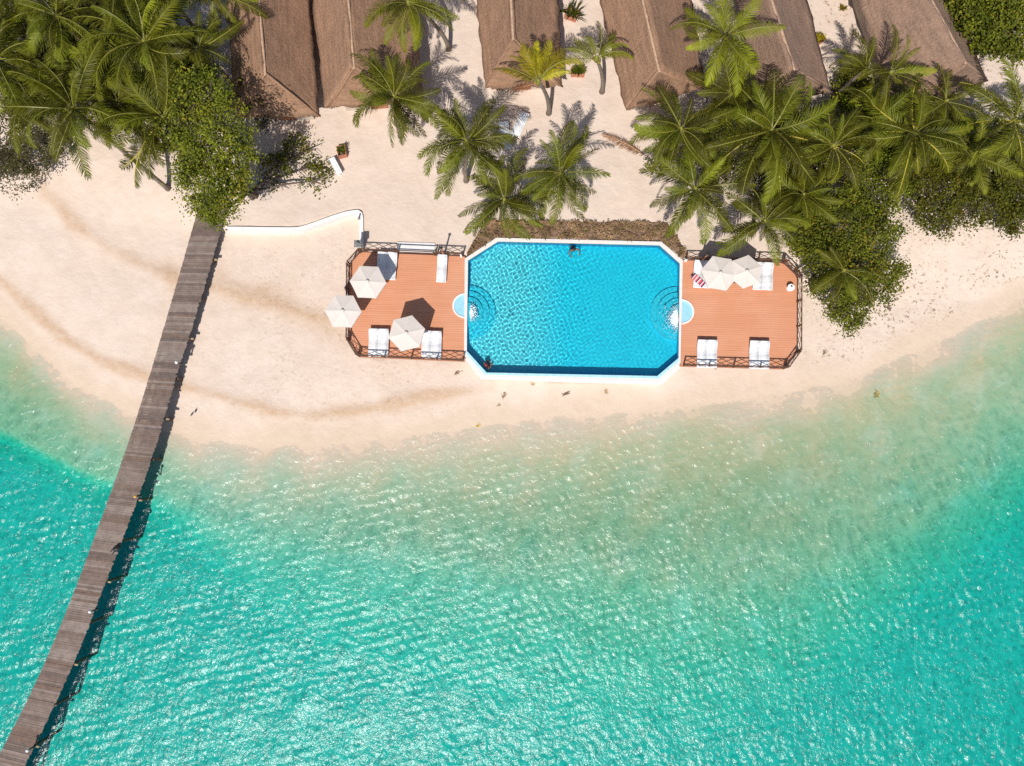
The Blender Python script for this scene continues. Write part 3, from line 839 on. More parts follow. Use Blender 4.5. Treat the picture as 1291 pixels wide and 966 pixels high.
L_YEL = leaf_mat('yellow_palm_leaf', (0.33, 0.27, 0.010), 0.15); L_DRY = leaf_mat('dry_palm_leaf', (0.23, 0.105, 0.045), 0.15, 0.8)
L_OLIVE = leaf_mat('olive_palm_leaf', (0.125, 0.122, 0.010))
RACH = plain('palm_midrib', (0.20, 0.19, 0.03), 0.5, 0.2, 5); RACH_B = plain('bold_palm_midrib', (0.42, 0.34, 0.05), 0.5, 0.2, 5); RACH_D = plain('dry_midrib', (0.38, 0.19, 0.09), 0.7, 0.2, 5)
TRUNK = None
def trunk_mat():
    m = NT('palm_bark'); v = m.coord('Object')
    w = m.add('ShaderNodeTexWave', wave_type='BANDS', bands_direction='Z'); w.inputs['Scale'].default_value = 2.6; w.inputs['Distortion'].default_value = 1.5; m.link(v, w.inputs['Vector'])
    c = m.ramp(m.noise(v, 4, 5), [(0.3, (0.15, 0.115, 0.085)), (0.7, (0.30, 0.24, 0.19))])
    m.col(m.mix(m.math('MULTIPLY', w.outputs['Fac'], 0.5), c, (0.10, 0.075, 0.055))); m.rough(0.9); m.bump(w.outputs['Fac'], 0.02, 0.6)
    return m.mat
TRUNK = trunk_mat()
BARK = plain('grey_bark', (0.115, 0.085, 0.065), 0.9, 0.35, 7)

def frond_geo(seed, e0, droop, lean=0.0, npair=50, ragged=0.0):
    """frond of unit length along +X: midrib tube and narrow leaflets"""
    r = random.Random(seed); vfold = r.uniform(-0.5, 0.9); b = MB(); N = 14; pts = []; p = Vector((0, 0, 0)); e = e0
    for i in range(N + 1):
        pts.append(p.copy()); t = i / N
        d = Vector((math.cos(e), lean * t, math.sin(e))).normalized()
        p = p + d / N; e -= droop * (0.35 + 1.3 * t) / N
    b.tube(pts, [0.0115 * (1 - 0.85 * i / N) + 0.0012 for i in range(N + 1)], 5, 1)
    def at(t):
        f = t * N; i = min(int(f), N - 1); return pts[i].lerp(pts[i + 1], f - i), (pts[i + 1] - pts[i]).normalized()
    for k in range(npair):
        t = 0.10 + 0.895 * (k + r.uniform(-0.2, 0.2)) / (npair - 1); t = min(max(t, 0.08), 0.998)
        c, d = at(t)
        side = Vector((0, 0, 1)).cross(d)
        if side.length < 0.05: side = Vector((0, 1, 0))
        side.normalize(); up = d.cross(side)
        base_l = 0.232 * (math.sin(math.pi * min(1, 0.16 + 0.80 * t)) ** 0.65) * (0.62 + 0.38 * min(1, t * 4))
        fw = math.radians(62 - 30 * t)
        for s in (-1, 1):
            if ragged and r.random() < ragged: continue
            l = base_l * r.uniform(0.82, 1.12); dr = r.uniform(0.1, 1.0) + vfold
            d1 = (d * math.cos(fw + r.uniform(-.2, .2)) + side * (s * math.sin(fw)) + up * (0.22 - dr * 0.5)).normalized()
            d2 = (d1 + Vector((0, 0, -0.55 - 0.4 * r.random())) * 0.75 + d * 0.12).normalized()
            q0 = c; q1 = c + d1 * l * 0.55; q2 = q1 + d2 * l * 0.45
            wv = d.cross(d1).cross(d1).normalized() if False else d * 1.0
            w0, w1 = 0.0045, 0.0056
            n0 = (wv - d1 * wv.dot(d1)).normalized()
            i0 = len(b.v)
            b.v += [tuple(q0 - n0 * w0), tuple(q0 + n0 * w0), tuple(q1 + n0 * w1), tuple(q1 - n0 * w1), tuple(q2)]
            b.f += [(i0, i0 + 1, i0 + 2, i0 + 3), (i0 + 3, i0 + 2, i0 + 4)]; b.m += [0, 0]
    return b
FROND = {}
def frond_mesh(leaf, rach, cls, var):
    key = (leaf.name, rach.name, cls, var)
    if key not in FROND:
        e0, dr, rg = {'up': (R(68), R(70), 0), 'mid': (R(38), R(75), 0), 'flat': (R(12), R(62), 0), 'low': (R(-14), R(58), 0.05), 'hang': (R(-45), R(45), 0.25)}[cls]
        rr = random.Random(hash((cls, var)) % 1000 if False else len(FROND) * 7 + 1)
        FROND[key] = frond_geo(len(FROND) + 3, e0 + rr.uniform(-0.2, 0.2), dr * rr.uniform(0.7, 1.4), rr.uniform(-0.6, 0.6), ragged=rg).mesh('frond', [leaf, rach])
    return FROND[key]
GRP_PALM = 'coconut palms behind the beach'
def palm(px, py, h, rpx, label, nf=22, style='green', base=None, seed=0, span=None, dry=0, bold=False, low=0.35, up=0.25):
    r = random.Random(seed * 31 + int(px) + 7)
    top = P(px, py, Z_UP + h)
    if base: bs = G(*base)
    else: bs = Vector((top.x + r.uniform(-0.5, 0.5), top.y + r.uniform(-0.6, 0.3), 0)); bs.z = ground_z(bs.x, bs.y)
    sc = rpx / F_PX * (CAM_H - Z_UP - h) * 1.10
    t = thing('palm_tree', label, 'palm tree', bs, 0, GRP_PALM)
    d = top - bs; b = MB(); pts = []; rad = []
    bow = Vector((-d.x, -d.y, 0)) * 0.12
    for i in range(11):
        u = i / 10; p = Vector((d.x * u ** 1.25, d.y * u ** 1.25, d.z * u)) + bow * math.sin(math.pi * u)
        if i == 0: p.z -= 0.3
        pts.append(p); rad.append(0.155 * (1 - 0.42 * u) + (0.07 if i == 0 else 0))
    b.tube(pts, rad, 10); b.build('trunk', TRUNK, t, True)
    b = MB(); b.lathe(d, [(0.09, -0.35), (0.15, -0.1), (0.13, 0.12), (0.04, 0.3)], 9); b.build('crown_shaft', RACH if style != 'dry' else RACH_D, t, True)
    leaf = {'green': L_GREEN, 'light': L_LIGHT, 'yellow': L_YEL, 'olive': L_OLIVE}[style]
    nf = int(nf * 1.25)
    for i in range(nf):
        f = i / nf
        az = i * 2.39996 + seed + r.uniform(-0.5, 0.5)
        if span: az = R(span[0]) + (R(span[1] - span[0])) * ((i * 0.618034 + r.uniform(-.03, .03)) % 1.0)
        cls = 'up' if f < up * 0.6 else 'mid' if f < up + 0.2 else 'flat' if f < 1 - low else 'low'
        L = sc * {'up': 0.80, 'mid': 1.02, 'flat': 1.06, 'low': 0.98}[cls] * r.uniform(0.74, 1.16)
        lm = leaf
        if cls == 'low' and style == 'green' and r.random() < 0.4: lm = L_OLIVE
        if cls == 'up' and style == 'green' and r.random() < 0.5: lm = L_LIGHT
        o = link('frond', frond_mesh(lm, RACH_B if bold and cls in ('low', 'flat') else RACH, cls, r.randrange(4)), t)
        o.location = d + Vector((math.cos(az), math.sin(az), 0)) * 0.07 + Vector((0, 0, 0.12 - 0.2 * f))
        o.rotation_euler = (r.uniform(-0.7, 0.7), r.uniform(-0.2, 0.2), az); o.scale = (L, L, L)
    for i in range(dry):
        az = r.uniform(0, 6.28) if dry > 1 else R(185)
        o = link('dry_frond', frond_mesh(L_DRY, RACH_D, 'low' if dry == 1 else 'hang', r.randrange(2)), t)
        o.location = d + Vector((0, 0, -0.15)); o.rotation_euler = (r.uniform(-.3, .3), 0, az); o.scale = (sc * 0.9,) * 3
    for i in range(r.choice([0, 3, 5])):
        az = r.uniform(0, 6.28); b = MB(); q = d + Vector((math.cos(az) * 0.2, math.sin(az) * 0.2, -0.22))
        b.lathe(q, [(0.03, -0.13), (0.1, -0.06), (0.11, 0.02), (0.03, 0.12)], 8); b.build('coconut', plain('coconut_husk', (0.2, 0.17, 0.03), 0.6) if 'coconut_husk' not in bpy.data.materials else bpy.data.materials['coconut_husk'], t, True)
    return t
PALMS = [
 (497, 122, 5.2, 62, 'dark palm over the right roof edge of the second bungalow from the left', dict(seed=1, nf=24)),
 (589, 179, 5.0, 66, 'green palm on the right edge of the sand court, between dark palm and poolside palms', dict(seed=2, nf=24)),
 (636, 252, 3.6, 62, 'green palm dipping its fronds over the top left edge of the pool', dict(seed=3, nf=22, base=(632, 276), low=0.3)),
 (707, 218, 4.4, 60, 'palm with thin pale lower fronds on the sand above the middle of the pool', dict(seed=4, nf=22, base=(722, 250), low=0.4)),
 (679, 103, 5.6, 52, 'yellow fronded slim palm with an orange dead frond in front of a bungalow roof', dict(seed=5, nf=11, style='yellow', base=(692, 143), span=(20, 175), dry=1, low=0.1)),
 (752, 74, 4.6, 42, 'small bright palm with few fronds beside the terracotta planter', dict(seed=6, nf=9, style='light', base=(759, 116), span=(-15, 200), low=0.0, up=0.3)),
 (515, 4, 6.0, 62, 'bright green palm at the top edge between second and third bungalow roofs', dict(seed=7, nf=18, style='light', base=(566, 62))),
 (914, 46, 6.0, 60, 'bright green palm between the two right of centre bungalow roofs', dict(seed=8, nf=18, style='light', base=(934, 98))),
 (972, 165, 5.4, 82, 'large palm with bold yellow midribs, largest crown above the right deck', dict(seed=9, nf=26, low=0.5, bold=True)),
 (858, 163, 5.0, 60, 'bushy green palm left of the large yellow ribbed palm', dict(seed=10, nf=24)),
 (876, 238, 4.2, 62, 'palm with pale wispy fronds just above the top right corner of the pool', dict(seed=11, nf=18, base=(876, 262))),
 (963, 279, 3.6, 56, 'palm hanging over the two touching parasols on the right deck', dict(seed=12, nf=20)),
 (1050, 184, 5.0, 58, 'green palm rising from the leafy tree right of the large yellow ribbed palm', dict(seed=13, nf=20, bold=True)),
 (1153, 168, 5.0, 66, 'palm in front of the rightmost bungalow with orange stalks at its heart', dict(seed=14, nf=22, bold=True)),
 (1278, 152, 5.4, 68, 'palm cut by the right picture edge below the white sand mounds', dict(seed=15, nf=18, bold=True)),
 (1122, 92, 4.4, 50, 'young bright palm against the left side of the rightmost roof', dict(seed=16, nf=12, style='light')),
 (1192, 128, 4.2, 46, 'small olive palm at the foot of the rightmost roof', dict(seed=17, nf=13, style='olive')),
 (1063, 341, 3.4, 46, 'small palm poking out of the leafy tree beside the round white table', dict(seed=18, nf=14, style='olive', up=0.15)),
 (1090, 88, 4.0, 44, 'pale yellow green palm left of the young bright palm, over the sand gap', dict(seed=27, nf=8, style='olive', span=(60, 170))),
 (183, 53, 6.5, 84, 'big palm at the upper left whose fronds reach the leftmost roof', dict(seed=19, nf=24)),
 (207, 149, 5.4, 82, 'palm whose yellow ribbed fronds hang over the beach left of the jetty root', dict(seed=20, nf=22, low=0.5, bold=True)),
 (93, 137, 6.0, 80, 'palm on a long leaning trunk over the left beach', dict(seed=21, nf=22, base=(212, 238))),
 (72, 20, 7.0, 66, 'palm in the top left corner group, second from the corner', dict(seed=22, nf=22)),
 (-4, 75, 6.0, 70, 'palm cut by the left picture edge above the sparse bush', dict(seed=23, nf=20)),
 (140, -14, 7.0, 66, 'palm cut by the top picture edge at the upper left', dict(seed=24, nf=20)),
 (268, -8, 6.0, 56, 'yellowish palm at the top edge beside the leftmost roof', dict(seed=25, nf=14, style='olive')),
 (8, -18, 7.0, 66, 'palm filling the extreme top left corner', dict(seed=26, nf=18)),
 (1010, 150, 4.2, 48, 'small palm between the large yellow ribbed palm and the bungalow behind it', dict(seed=28, nf=14, style='green')),
 (150, 128, 4.8, 66, 'palm tucked between the leaning palm and the palm hanging over the jetty side beach', dict(seed=36, nf=20, low=0.45, base=(205, 190))),
 (28, 132, 4.6, 58, 'palm at the left edge just above the sparse bronze bush', dict(seed=37, nf=20, low=0.45)),
 (250, 62, 5.6, 58, 'palm in the gap between the big upper left palm and the leftmost roof', dict(seed=38, nf=16, low=0.3)),
 (52, 82, 5.0, 60, 'palm low in the upper left group, between the left edge palm and the leaning palm', dict(seed=29, nf=20, low=0.45)),
 (128, 92, 5.2, 64, 'palm in the middle of the upper left group, above the leaning palm', dict(seed=30, nf=20, low=0.45, style='olive')),
 (200, -22, 6.6, 62, 'palm at the top edge between the big upper left palm and the yellowish one', dict(seed=31, nf=18)),
 (922, 118, 4.6, 56, 'palm squeezed between the bushy green palm and the large yellow ribbed palm', dict(seed=32, nf=20, style='olive')),
 (1105, 152, 4.4, 56, 'palm between the leafy deckside tree and the palm with orange stalks', dict(seed=33, nf=20, low=0.45)),
 (1226, 196, 4.2, 54, 'palm drooping over the right hand bush, left of the right edge palm', dict(seed=34, nf=18, low=0.45, style='olive')),
 (1012, 246, 3.8, 50, 'palm half buried in the leafy tree just right of the parasol palm', dict(seed=35, nf=18, low=0.45)),
]
for (x, y, h, rp, lab, kw) in PALMS: palm(x, y, h, rp, lab, **kw)

# fallen dry fronds on the sand
for (px, py, az, L, lab) in ((812, 196, 152, 3.0, 'large dry brown frond lying on the sand above the pool bed'),):
    t = thing('fallen_frond', lab, 'palm frond', G(px, py) + Vector((0, 0, 0.12)), R(az))
    o = link('frond', frond_geo(77, R(14), R(28), 0.1, 42).mesh('fallen_frond', [L_DRY, RACH_D]), t); o.scale = (L, L * 0.85, L)

# ------------------------------------------------------------------ broad leaved trees and bushes
BL = [leaf_mat('glossy_leaf', (0.080, 0.092, 0.008), 0.25, 0.5), leaf_mat('mid_leaf', (0.150, 0.156, 0.012), 0.25, 0.5), leaf_mat('old_leaf', (0.22, 0.17, 0.016), 0.25, 0.5)]
BRONZE = [leaf_mat('bronze_leaf', (0.115, 0.105, 0.034), 0.25, 0.5), leaf_mat('khaki_leaf', (0.155, 0.145, 0.046), 0.25, 0.5), BL[0]]
GRP_TREE = 'leafy broad leaved trees along the sand'
def leafy(name, label, cat, base_px, lobes, dens=1.0, leaf=0.17, mats=BL, grp=GRP_TREE, seed=1, limbs=True, base_z=None):
    """lobes: (px, py, height above the sand, radius m, squash)"""
    r = random.Random(seed); bs = G(*base_px)
    t = thing(name, label, cat, bs, 0, grp)
    b = MB(); tb = MB(); fork = Vector((0, 0, 0.9))
    if limbs: tb.tube([(0, 0, -0.3), (0.05, 0.03, 0.4), tuple(fork)], [0.2, 0.15, 0.13], 8)
    lobes2 = []
    for (px, py, hz, rad, sq) in lobes:
        c = P(px, py, Z_UP + hz) - bs
        if limbs:
            mid_ = fork.lerp(c, 0.5) + Vector((r.uniform(-.3, .3), r.uniform(-.3, .3), 0.25))
            tb.tube([tuple(fork), tuple(mid_), tuple(c)], [0.1, 0.065, 0.03], 6)
            for _ in range(7):
                e = c + Vector((r.gauss(0, 1), r.gauss(0, 1), r.gauss(0.1, 0.5))).normalized() * rad * r.uniform(0.6, 1.0)
                m2 = c.lerp(e, 0.5) + Vector((r.uniform(-.15, .15), r.uniform(-.15, .15), 0.1))
                tb.tube([tuple(c.lerp(mid_, 0.25)), tuple(m2), tuple(e)], [0.035, 0.02, 0.008], 4, cap=False)
        if rad > 0.7 and limbs:
            for _ in range(3):
                sat = Vector((r.gauss(0, 1), r.gauss(0, 1), r.gauss(0, .4))).normalized() * rad * r.uniform(0.95, 1.25)
                lobes2.append((c + sat, rad * r.uniform(0.2, 0.38), sq))
        lobes2.append((c, rad, sq))
    for c, rad, sq in lobes2:
        nc = int(44 * rad * rad * dens) + 5
        for _ in range(nc):
            v = Vector((r.gauss(0, 1), r.gauss(0, 1), r.gauss(0, 1))).normalized() * rad * r.uniform(0.2, 1.0) ** 0.5 * r.choice((1, 1, 1.08))
            v.z *= sq; cc = c + v
            if cc.z + bs.z < 1.0: cc.z = 1.0 - bs.z + r.uniform(0, 0.3)
            cs = r.uniform(0.14, 0.30); mi0 = r.choices((0, 1, 2), (5, 5, 1))[0]
            for _ in range(r.randint(14, 24)):
                q = cc + Vector((r.gauss(0, cs), r.gauss(0, cs), r.gauss(0, cs * 0.7)))
                nrm = Vector((r.gauss(0, 0.6), r.gauss(-0.1, 0.6), 1.0)).normalized()
                a = r.uniform(0, 6.283); dx = nrm.cross(Vector((math.cos(a), math.sin(a), 0.2))).normalized(); dy = nrm.cross(dx)
                l = leaf * r.uniform(0.6, 1.15); w = l * r.uniform(0.5, 0.7)
                i0 = len(b.v)
                b.v += [tuple(q - dx * l * .5), tuple(q + dy * w * .5 + nrm * l * .06), tuple(q + dx * l * .5), tuple(q - dy * w * .5 + nrm * l * .06)]
                b.f.append((i0, i0 + 1, i0 + 2, i0 + 3)); b.m.append(mi0 if r.random() < 0.75 else r.randrange(2))
    if limbs: tb.build('trunk', BARK, t, True)
    b.build('crown', mats, t)
    return t
leafy('broadleaf_tree', 'tall leafy tree whose crown covers the landward end of the jetty', 'tree', (318, 250), [(262, 118, 6.6, 1.4, .7), (240, 150, 6.4, 1.4, .7), (285, 160, 6.8, 1.6, .7), (262, 195, 6.6, 1.8, .7), (296, 205, 6.0, 1.2, .7), (236, 208, 5.6, 0.9, .7), (262, 238, 5.6, 1.6, .7), (290, 235, 5.4, 1.1, .7), (255, 268, 4.8, 0.8, .7), (274, 264, 5.0, 0.75, .7), (228, 180, 6.0, 1.0, .7)], 0.6, seed=2)
leafy('broadleaf_tree', 'sparse half bare bush at the lower left corner of the leftmost roof', 'bush', (330, 160), [(318, 122, 2.6, 0.8, .8), (335, 140, 2.0, 0.8, .7), (312, 100, 2.6, 0.6, .7)], 0.2, seed=3)
leafy('broadleaf_tree', 'added low bush standing in for branch shadow, right of the jetty tree', 'bush', (322, 248), [(350, 228, 0.3, 1.1, .5), (385, 212, 0.2, 1.2, .5), (400, 228, 0.1, 0.8, .5), (372, 190, 0.3, 1.2, .5), (352, 205, 0.4, 1.0, .5), (395, 185, 0.2, 0.9, .5)], 0.05, seed=14)  # lacy branch shadow on the sand, built as an added low bush
leafy('broadleaf_tree', 'sparse bronze leaved bush at the left picture edge above the beach', 'bush', (14, 200), [(10, 190, 1.6, 1.5, .7), (42, 200, 1.4, 1.3, .7), (62, 180, 1.3, 0.9, .7), (18, 222, 1.2, 1.2, .7), (-20, 205, 1.6, 1.5, .7), (20, 160, 1.6, 1.4, .7)], 0.42, 0.15, BRONZE, seed=4)
leafy('broadleaf_tree', 'tall dense leafy tree beside the right deck, its tip over the open sand', 'tree', (1050, 310), [(1060, 232, 3.4, 1.7, .8), (1098, 250, 3.2, 1.4, .8), (1030, 262, 3.0, 1.4, .8), (1062, 285, 3.4, 1.8, .8), (1100, 300, 3.0, 1.5, .8), (1040, 318, 2.8, 1.5, .8), (1082, 335, 2.8, 1.6, .8), (1112, 345, 2.2, 1.1, .8), (1052, 362, 2.2, 1.2, .8), (1086, 372, 2.0, 1.1, .8), (1068, 396, 1.6, 0.95, .8), (1072, 412, 1.1, 0.5, .8), (1018, 300, 2.2, 0.9, .8)], 0.95, seed=5)
leafy('broadleaf_tree', 'wide leafy bush under the palms at the right, edging the open beach', 'bush', (1210, 245), [(1165, 215, 2.6, 1.4, .7), (1200, 230, 2.8, 1.7, .7), (1240, 222, 2.8, 1.7, .7), (1278, 230, 2.6, 1.6, .7), (1175, 262, 1.8, 1.1, .7), (1192, 286, 1.0, 0.7, .7), (1225, 262, 2.0, 1.3, .7), (1262, 268, 1.6, 1.0, .7), (1288, 275, 1.5, 1.0, .7), (1310, 240, 2.4, 1.7, .7), (1150, 195, 2.4, 1.1, .7)], 0.75, seed=6)
leafy('broadleaf_tree', 'loose leafy bush between the tall deckside tree and the right hand bush', 'bush', (1125, 225), [(1105, 195, 2.0, 1.3, .7), (1130, 215, 2.0, 1.3, .7), (1090, 170, 2.0, 1.2, .7), (1130, 245, 1.4, 0.8, .7), (1060, 150, 2.4, 1.3, .7)], 0.5, seed=7)
leafy('broadleaf_tree', 'dense bright leafy tree in the top right corner', 'tree', (1262, 35), [(1222, 10, 3.6, 1.5, .8), (1255, 25, 3.8, 1.9, .8), (1288, 12, 3.6, 1.8, .8), (1275, 50, 3.2, 1.5, .8), (1238, 45, 3.0, 1.2, .8), (1300, -15, 3.8, 2.0, .8), (1240, -25, 3.8, 2.0, .8), (1215, -15, 3.6, 1.3, .8)], 1.0, 0.2, seed=8)
leafy('shrub', 'bright green shrub in the sand gap beside the rightmost roof', 'shrub', (1078, 112), [(1068, 104, 1.0, 0.8, .8), (1086, 108, 1.0, 0.8, .8), (1074, 118, 0.8, 0.8, .8)], 0.9, 0.17, [BL[1], L_LIGHT, BL[1]], None, seed=9)
leafy('broadleaf_tree', 'dark leafy bush behind the palms at the upper left', 'bush', (150, 110), [(40, 55, 2.2, 2.2, .7), (110, 70, 2.2, 2.2, .7), (150, 110, 2.0, 1.8, .7), (30, 110, 1.8, 1.6, .7), (90, 10, 2.2, 2.2, .7), (170, 20, 2.2, 2.2, .7), (200, 90, 2.0, 1.6, .7), (0, 20, 2.2, 2.4, .7), (60, 90, 2.0, 2.0, .7), (120, 30, 2.4, 2.2, .7), (180, 120, 2.0, 1.6, .7), (215, 60, 2.0, 1.6, .7), (240, 85, 1.6, 1.2, .7)], 0.8, 0.18, [BL[0], BL[0], BL[1]], seed=10)
leafy('broadleaf_tree', 'leafy undergrowth bush below the large yellow ribbed palm', 'bush', (985, 225), [(960, 220, 1.4, 1.4, .7), (1000, 230, 1.6, 1.5, .7), (985, 195, 1.6, 1.4, .7), (1012, 262, 1.6, 1.1, .7), (910, 215, 1.0, 0.9, .7)], 0.6, seed=11)
leafy('broadleaf_tree', 'dark leafy bush beneath the palms in front of the rightmost bungalow', 'bush', (1190, 175), [(1120, 150, 2.2, 1.5, .7), (1170, 150, 2.2, 1.6, .7), (1215, 165, 2.2, 1.6, .7), (1255, 175, 2.2, 1.5, .7), (1290, 190, 2.2, 1.6, .7), (1200, 195, 2.2, 1.5, .7), (1150, 190, 2.2, 1.3, .7), (1085, 135, 1.8, 1.2, .7)], 0.65, seed=12)
leafy('broadleaf_tree', 'dark leafy bush between the bushy green palm and the bungalow roof behind it', 'bush', (930, 180), [(930, 150, 1.8, 1.5, .7), (900, 180, 1.8, 1.4, .7), (960, 130, 1.8, 1.4, .7), (1000, 170, 1.8, 1.6, .7), (850, 190, 1.6, 1.2, .7)], 0.55, seed=13)

# ground cover of the bed behind the pool
r = random.Random(31); b = MB()
bx0, bx1 = min(p.x for p in bed), max(p.x for p in bed); by0, by1 = min(p.y for p in bed), max(p.y for p in bed)
bed2 = shrink(bed, 0.1)
for _ in range(9000):
    x, y = r.uniform(bx0, bx1), r.uniform(by0, by1)
    if mnoise.noise(Vector((x * 1.3, y * 2.2, 0))) < -0.12 + r.uniform(-.25, .25): continue
    if not inside(bed2, np.array([x]), np.array([y]))[0]: continue
    for _ in range(2):
        a = r.uniform(0, 6.28); l = r.uniform(0.05, 0.15); q = Vector((x + r.gauss(0, .06), y + r.gauss(0, .06), 1.402 + r.uniform(0.02, 0.22)))
        dx = Vector((math.cos(a), math.sin(a), r.uniform(-.4, .6))).normalized() * l; dy = Vector((-math.sin(a), math.cos(a), r.uniform(-.3, .3))) * l * 0.3
        b.face([q - dx, q + dy, q + dx, q - dy], r.choices((0, 1, 2), (5, 4, 1))[0])
kind(tag(b.build('ground_cover', [leaf_mat('dry_cover', (0.28, 0.17, 0.095), 0.2, 0.8), leaf_mat('brown_cover', (0.38, 0.25, 0.14), 0.2, 0.8), leaf_mat('olive_cover', (0.17, 0.16, 0.035), 0.2, 0.7)]), 'low brownish ground cover in the bed behind the pool', 'plants'), 'stuff')
# ------------------------------------------------------------------ parasols
def parasol(px, py, label, rot, r=1.12, h=2.35, hide=None):
    top = P(px, py, Z_DECK + h); t = thing('parasol', label, 'parasol', (top.x, top.y, Z_DECK), 0, 'cream six sided parasols on the decks')
    n = 6; b = MB(); rise = 0.24
    rim = []; N = 6
    for k in range(n):
        a = R(rot) + k * math.pi / 3; rim.append(Vector((math.cos(a) * r, math.sin(a) * r, h - rise)))
    apex = Vector((0, 0, h))
    for k in range(n):
        a, c = rim[k], rim[(k + 1) % n]; M_ = 6
        for i in range(M_):
            for j in range(M_):
                def pt(u, v):
                    e = a.lerp(c, u); p = apex.lerp(e, v)
                    p.z -= 0.05 * v * (1 - v) * 1.0 * (4 * u * (1 - u)) ; e_in = 0.012 * v * v * 4 * u * (1 - u)
                    p.x *= 1 - e_in; p.y *= 1 - e_in; return p
                u0, u1, v0, v1 = i / M_, (i + 1) / M_, j / M_, (j + 1) / M_
                if j == 0: b.face([pt(u0, v0), pt(u0, v1), pt(u1, v1)])
                else: b.face([pt(u0, v0), pt(u0, v1), pt(u1, v1), pt(u1, v0)])
        # short valance
        for i in range(M_):
            def e_(u):
                p = a.lerp(c, u); s = 1 - 0.012 * 4 * u * (1 - u); return Vector((p.x * s, p.y * s, p.z))
            p, q = e_(i / M_), e_((i + 1) / M_); b.face([p, p - Vector((0, 0, .12)), q - Vector((0, 0, .12)), q])
    o = b.build('canopy', CREAM, t); sd = o.modifiers.new('thick', 'SOLIDIFY'); sd.thickness = 0.012
    b = MB(); b.lathe((0, 0, h - 0.02), [(0.13, 0.0), (0.12, 0.04), (0.03, 0.09)], 10); b.build('cap', CREAM, t, True)
    b = MB(); b.tube([(0, 0, 0.05), (0, 0, h - 0.03)], 0.024, 8); b.build('pole', STEEL, t)
    b = MB(); b.lathe((0, 0, 0.004), [(0.27, 0), (0.27, 0.05), (0.08, 0.1), (0.05, 0.25)], 16); b.build('base', BLACK, t)
    for k in range(n):
        b = MB(); b.bar(Vector((0, 0, h - 0.06)), rim[k] * 0.97 + Vector((0, 0, -0.02 + 0.0)), 0.016); b.build('rib', STEEL, t)
    return t
parasol(463.0, 354.5, 'cream parasol shading a lounger pair, nearest the white curved wall', -3)
parasol(431.5, 391.5, 'outermost cream parasol, half over the sand beyond the left deck', -2)
parasol(512.0, 419.5, 'tilted looking cream parasol between two white lounger pairs, its shadow full on the deck', 14, 1.14)
parasol(908.5, 343.5, 'cream parasol beside the lounger with the striped towel', -10, 1.14)
parasol(942.0, 341.5, 'cream parasol touching its neighbour, partly under palm fronds on the right deck', 20, 1.05)

# ------------------------------------------------------------------ sun loungers
def sling_mat():
    m = NT('white_sling'); v = m.coord('Object')
    w = m.add('ShaderNodeTexWave', wave_type='BANDS', bands_direction='Y'); w.inputs['Scale'].default_value = 3.2; m.link(v, w.inputs['Vector'])
    m.col(m.mix(m.math('MULTIPLY', w.outputs['Fac'], 0.5), (0.84, 0.83, 0.82), (0.76, 0.76, 0.77))); m.rough(0.55); m.bump(w.outputs['Fac'], 0.01, 0.5); return m.mat
SLING = sling_mat()
def lounger_proto(label, grp):
    t = thing('sun_lounger', label, 'sun lounger', (0, 0, 0), 0, grp)
    L, W = 1.72, 0.60
    def z(u): return 0.25 + 0.04 * math.exp(-((u - 0.33) / 0.15) ** 2) - 0.015 * math.exp(-((u - 0.6) / 0.12) ** 2) + 0.16 * smooth(max(0, (u - 0.62) / 0.38))
    def smooth(x): return x * x * (3 - 2 * x)
    b = MB(); N = 22
    for i in range(N):
        u0, u1 = i / N, (i + 1) / N
        for s in (0,):
            b.face([(-W / 2 + .02, (u0 - .5) * L, z(u0)), (W / 2 - .02, (u0 - .5) * L, z(u0)), (W / 2 - .02, (u1 - .5) * L, z(u1)), (-W / 2 + .02, (u1 - .5) * L, z(u1))])
    o = b.build('sling', SLING, t, True); sd = o.modifiers.new('thick', 'SOLIDIFY'); sd.thickness = 0.03
    b = MB()
    for s in (-1, 1):
        b.tube([(s * (W / 2 - .01), (i / 12 - .5) * L, z(i / 12) - 0.02) for i in range(13)], 0.024, 6)
    for u in (0.0, 1.0): b.tube([(-W / 2 + .01, (u - .5) * L, z(u) - 0.02), (W / 2 - .01, (u - .5) * L, z(u) - 0.02)], 0.022, 6)
    b.build('frame', WHITE_P, t, True)
    for sx in (-1, 1):
        for u in (0.16, 0.72):
            b = MB(); b.tube([(sx * (W / 2 - .03), (u - .5) * L - 0.06 * (1 if u < .5 else -1), 0.004), (sx * (W / 2 - .015), (u - .5) * L, z(u) - 0.03)], 0.02, 6); b.build('leg', WHITE_P, t)
    return t
LG = 'white sun loungers on the decks'
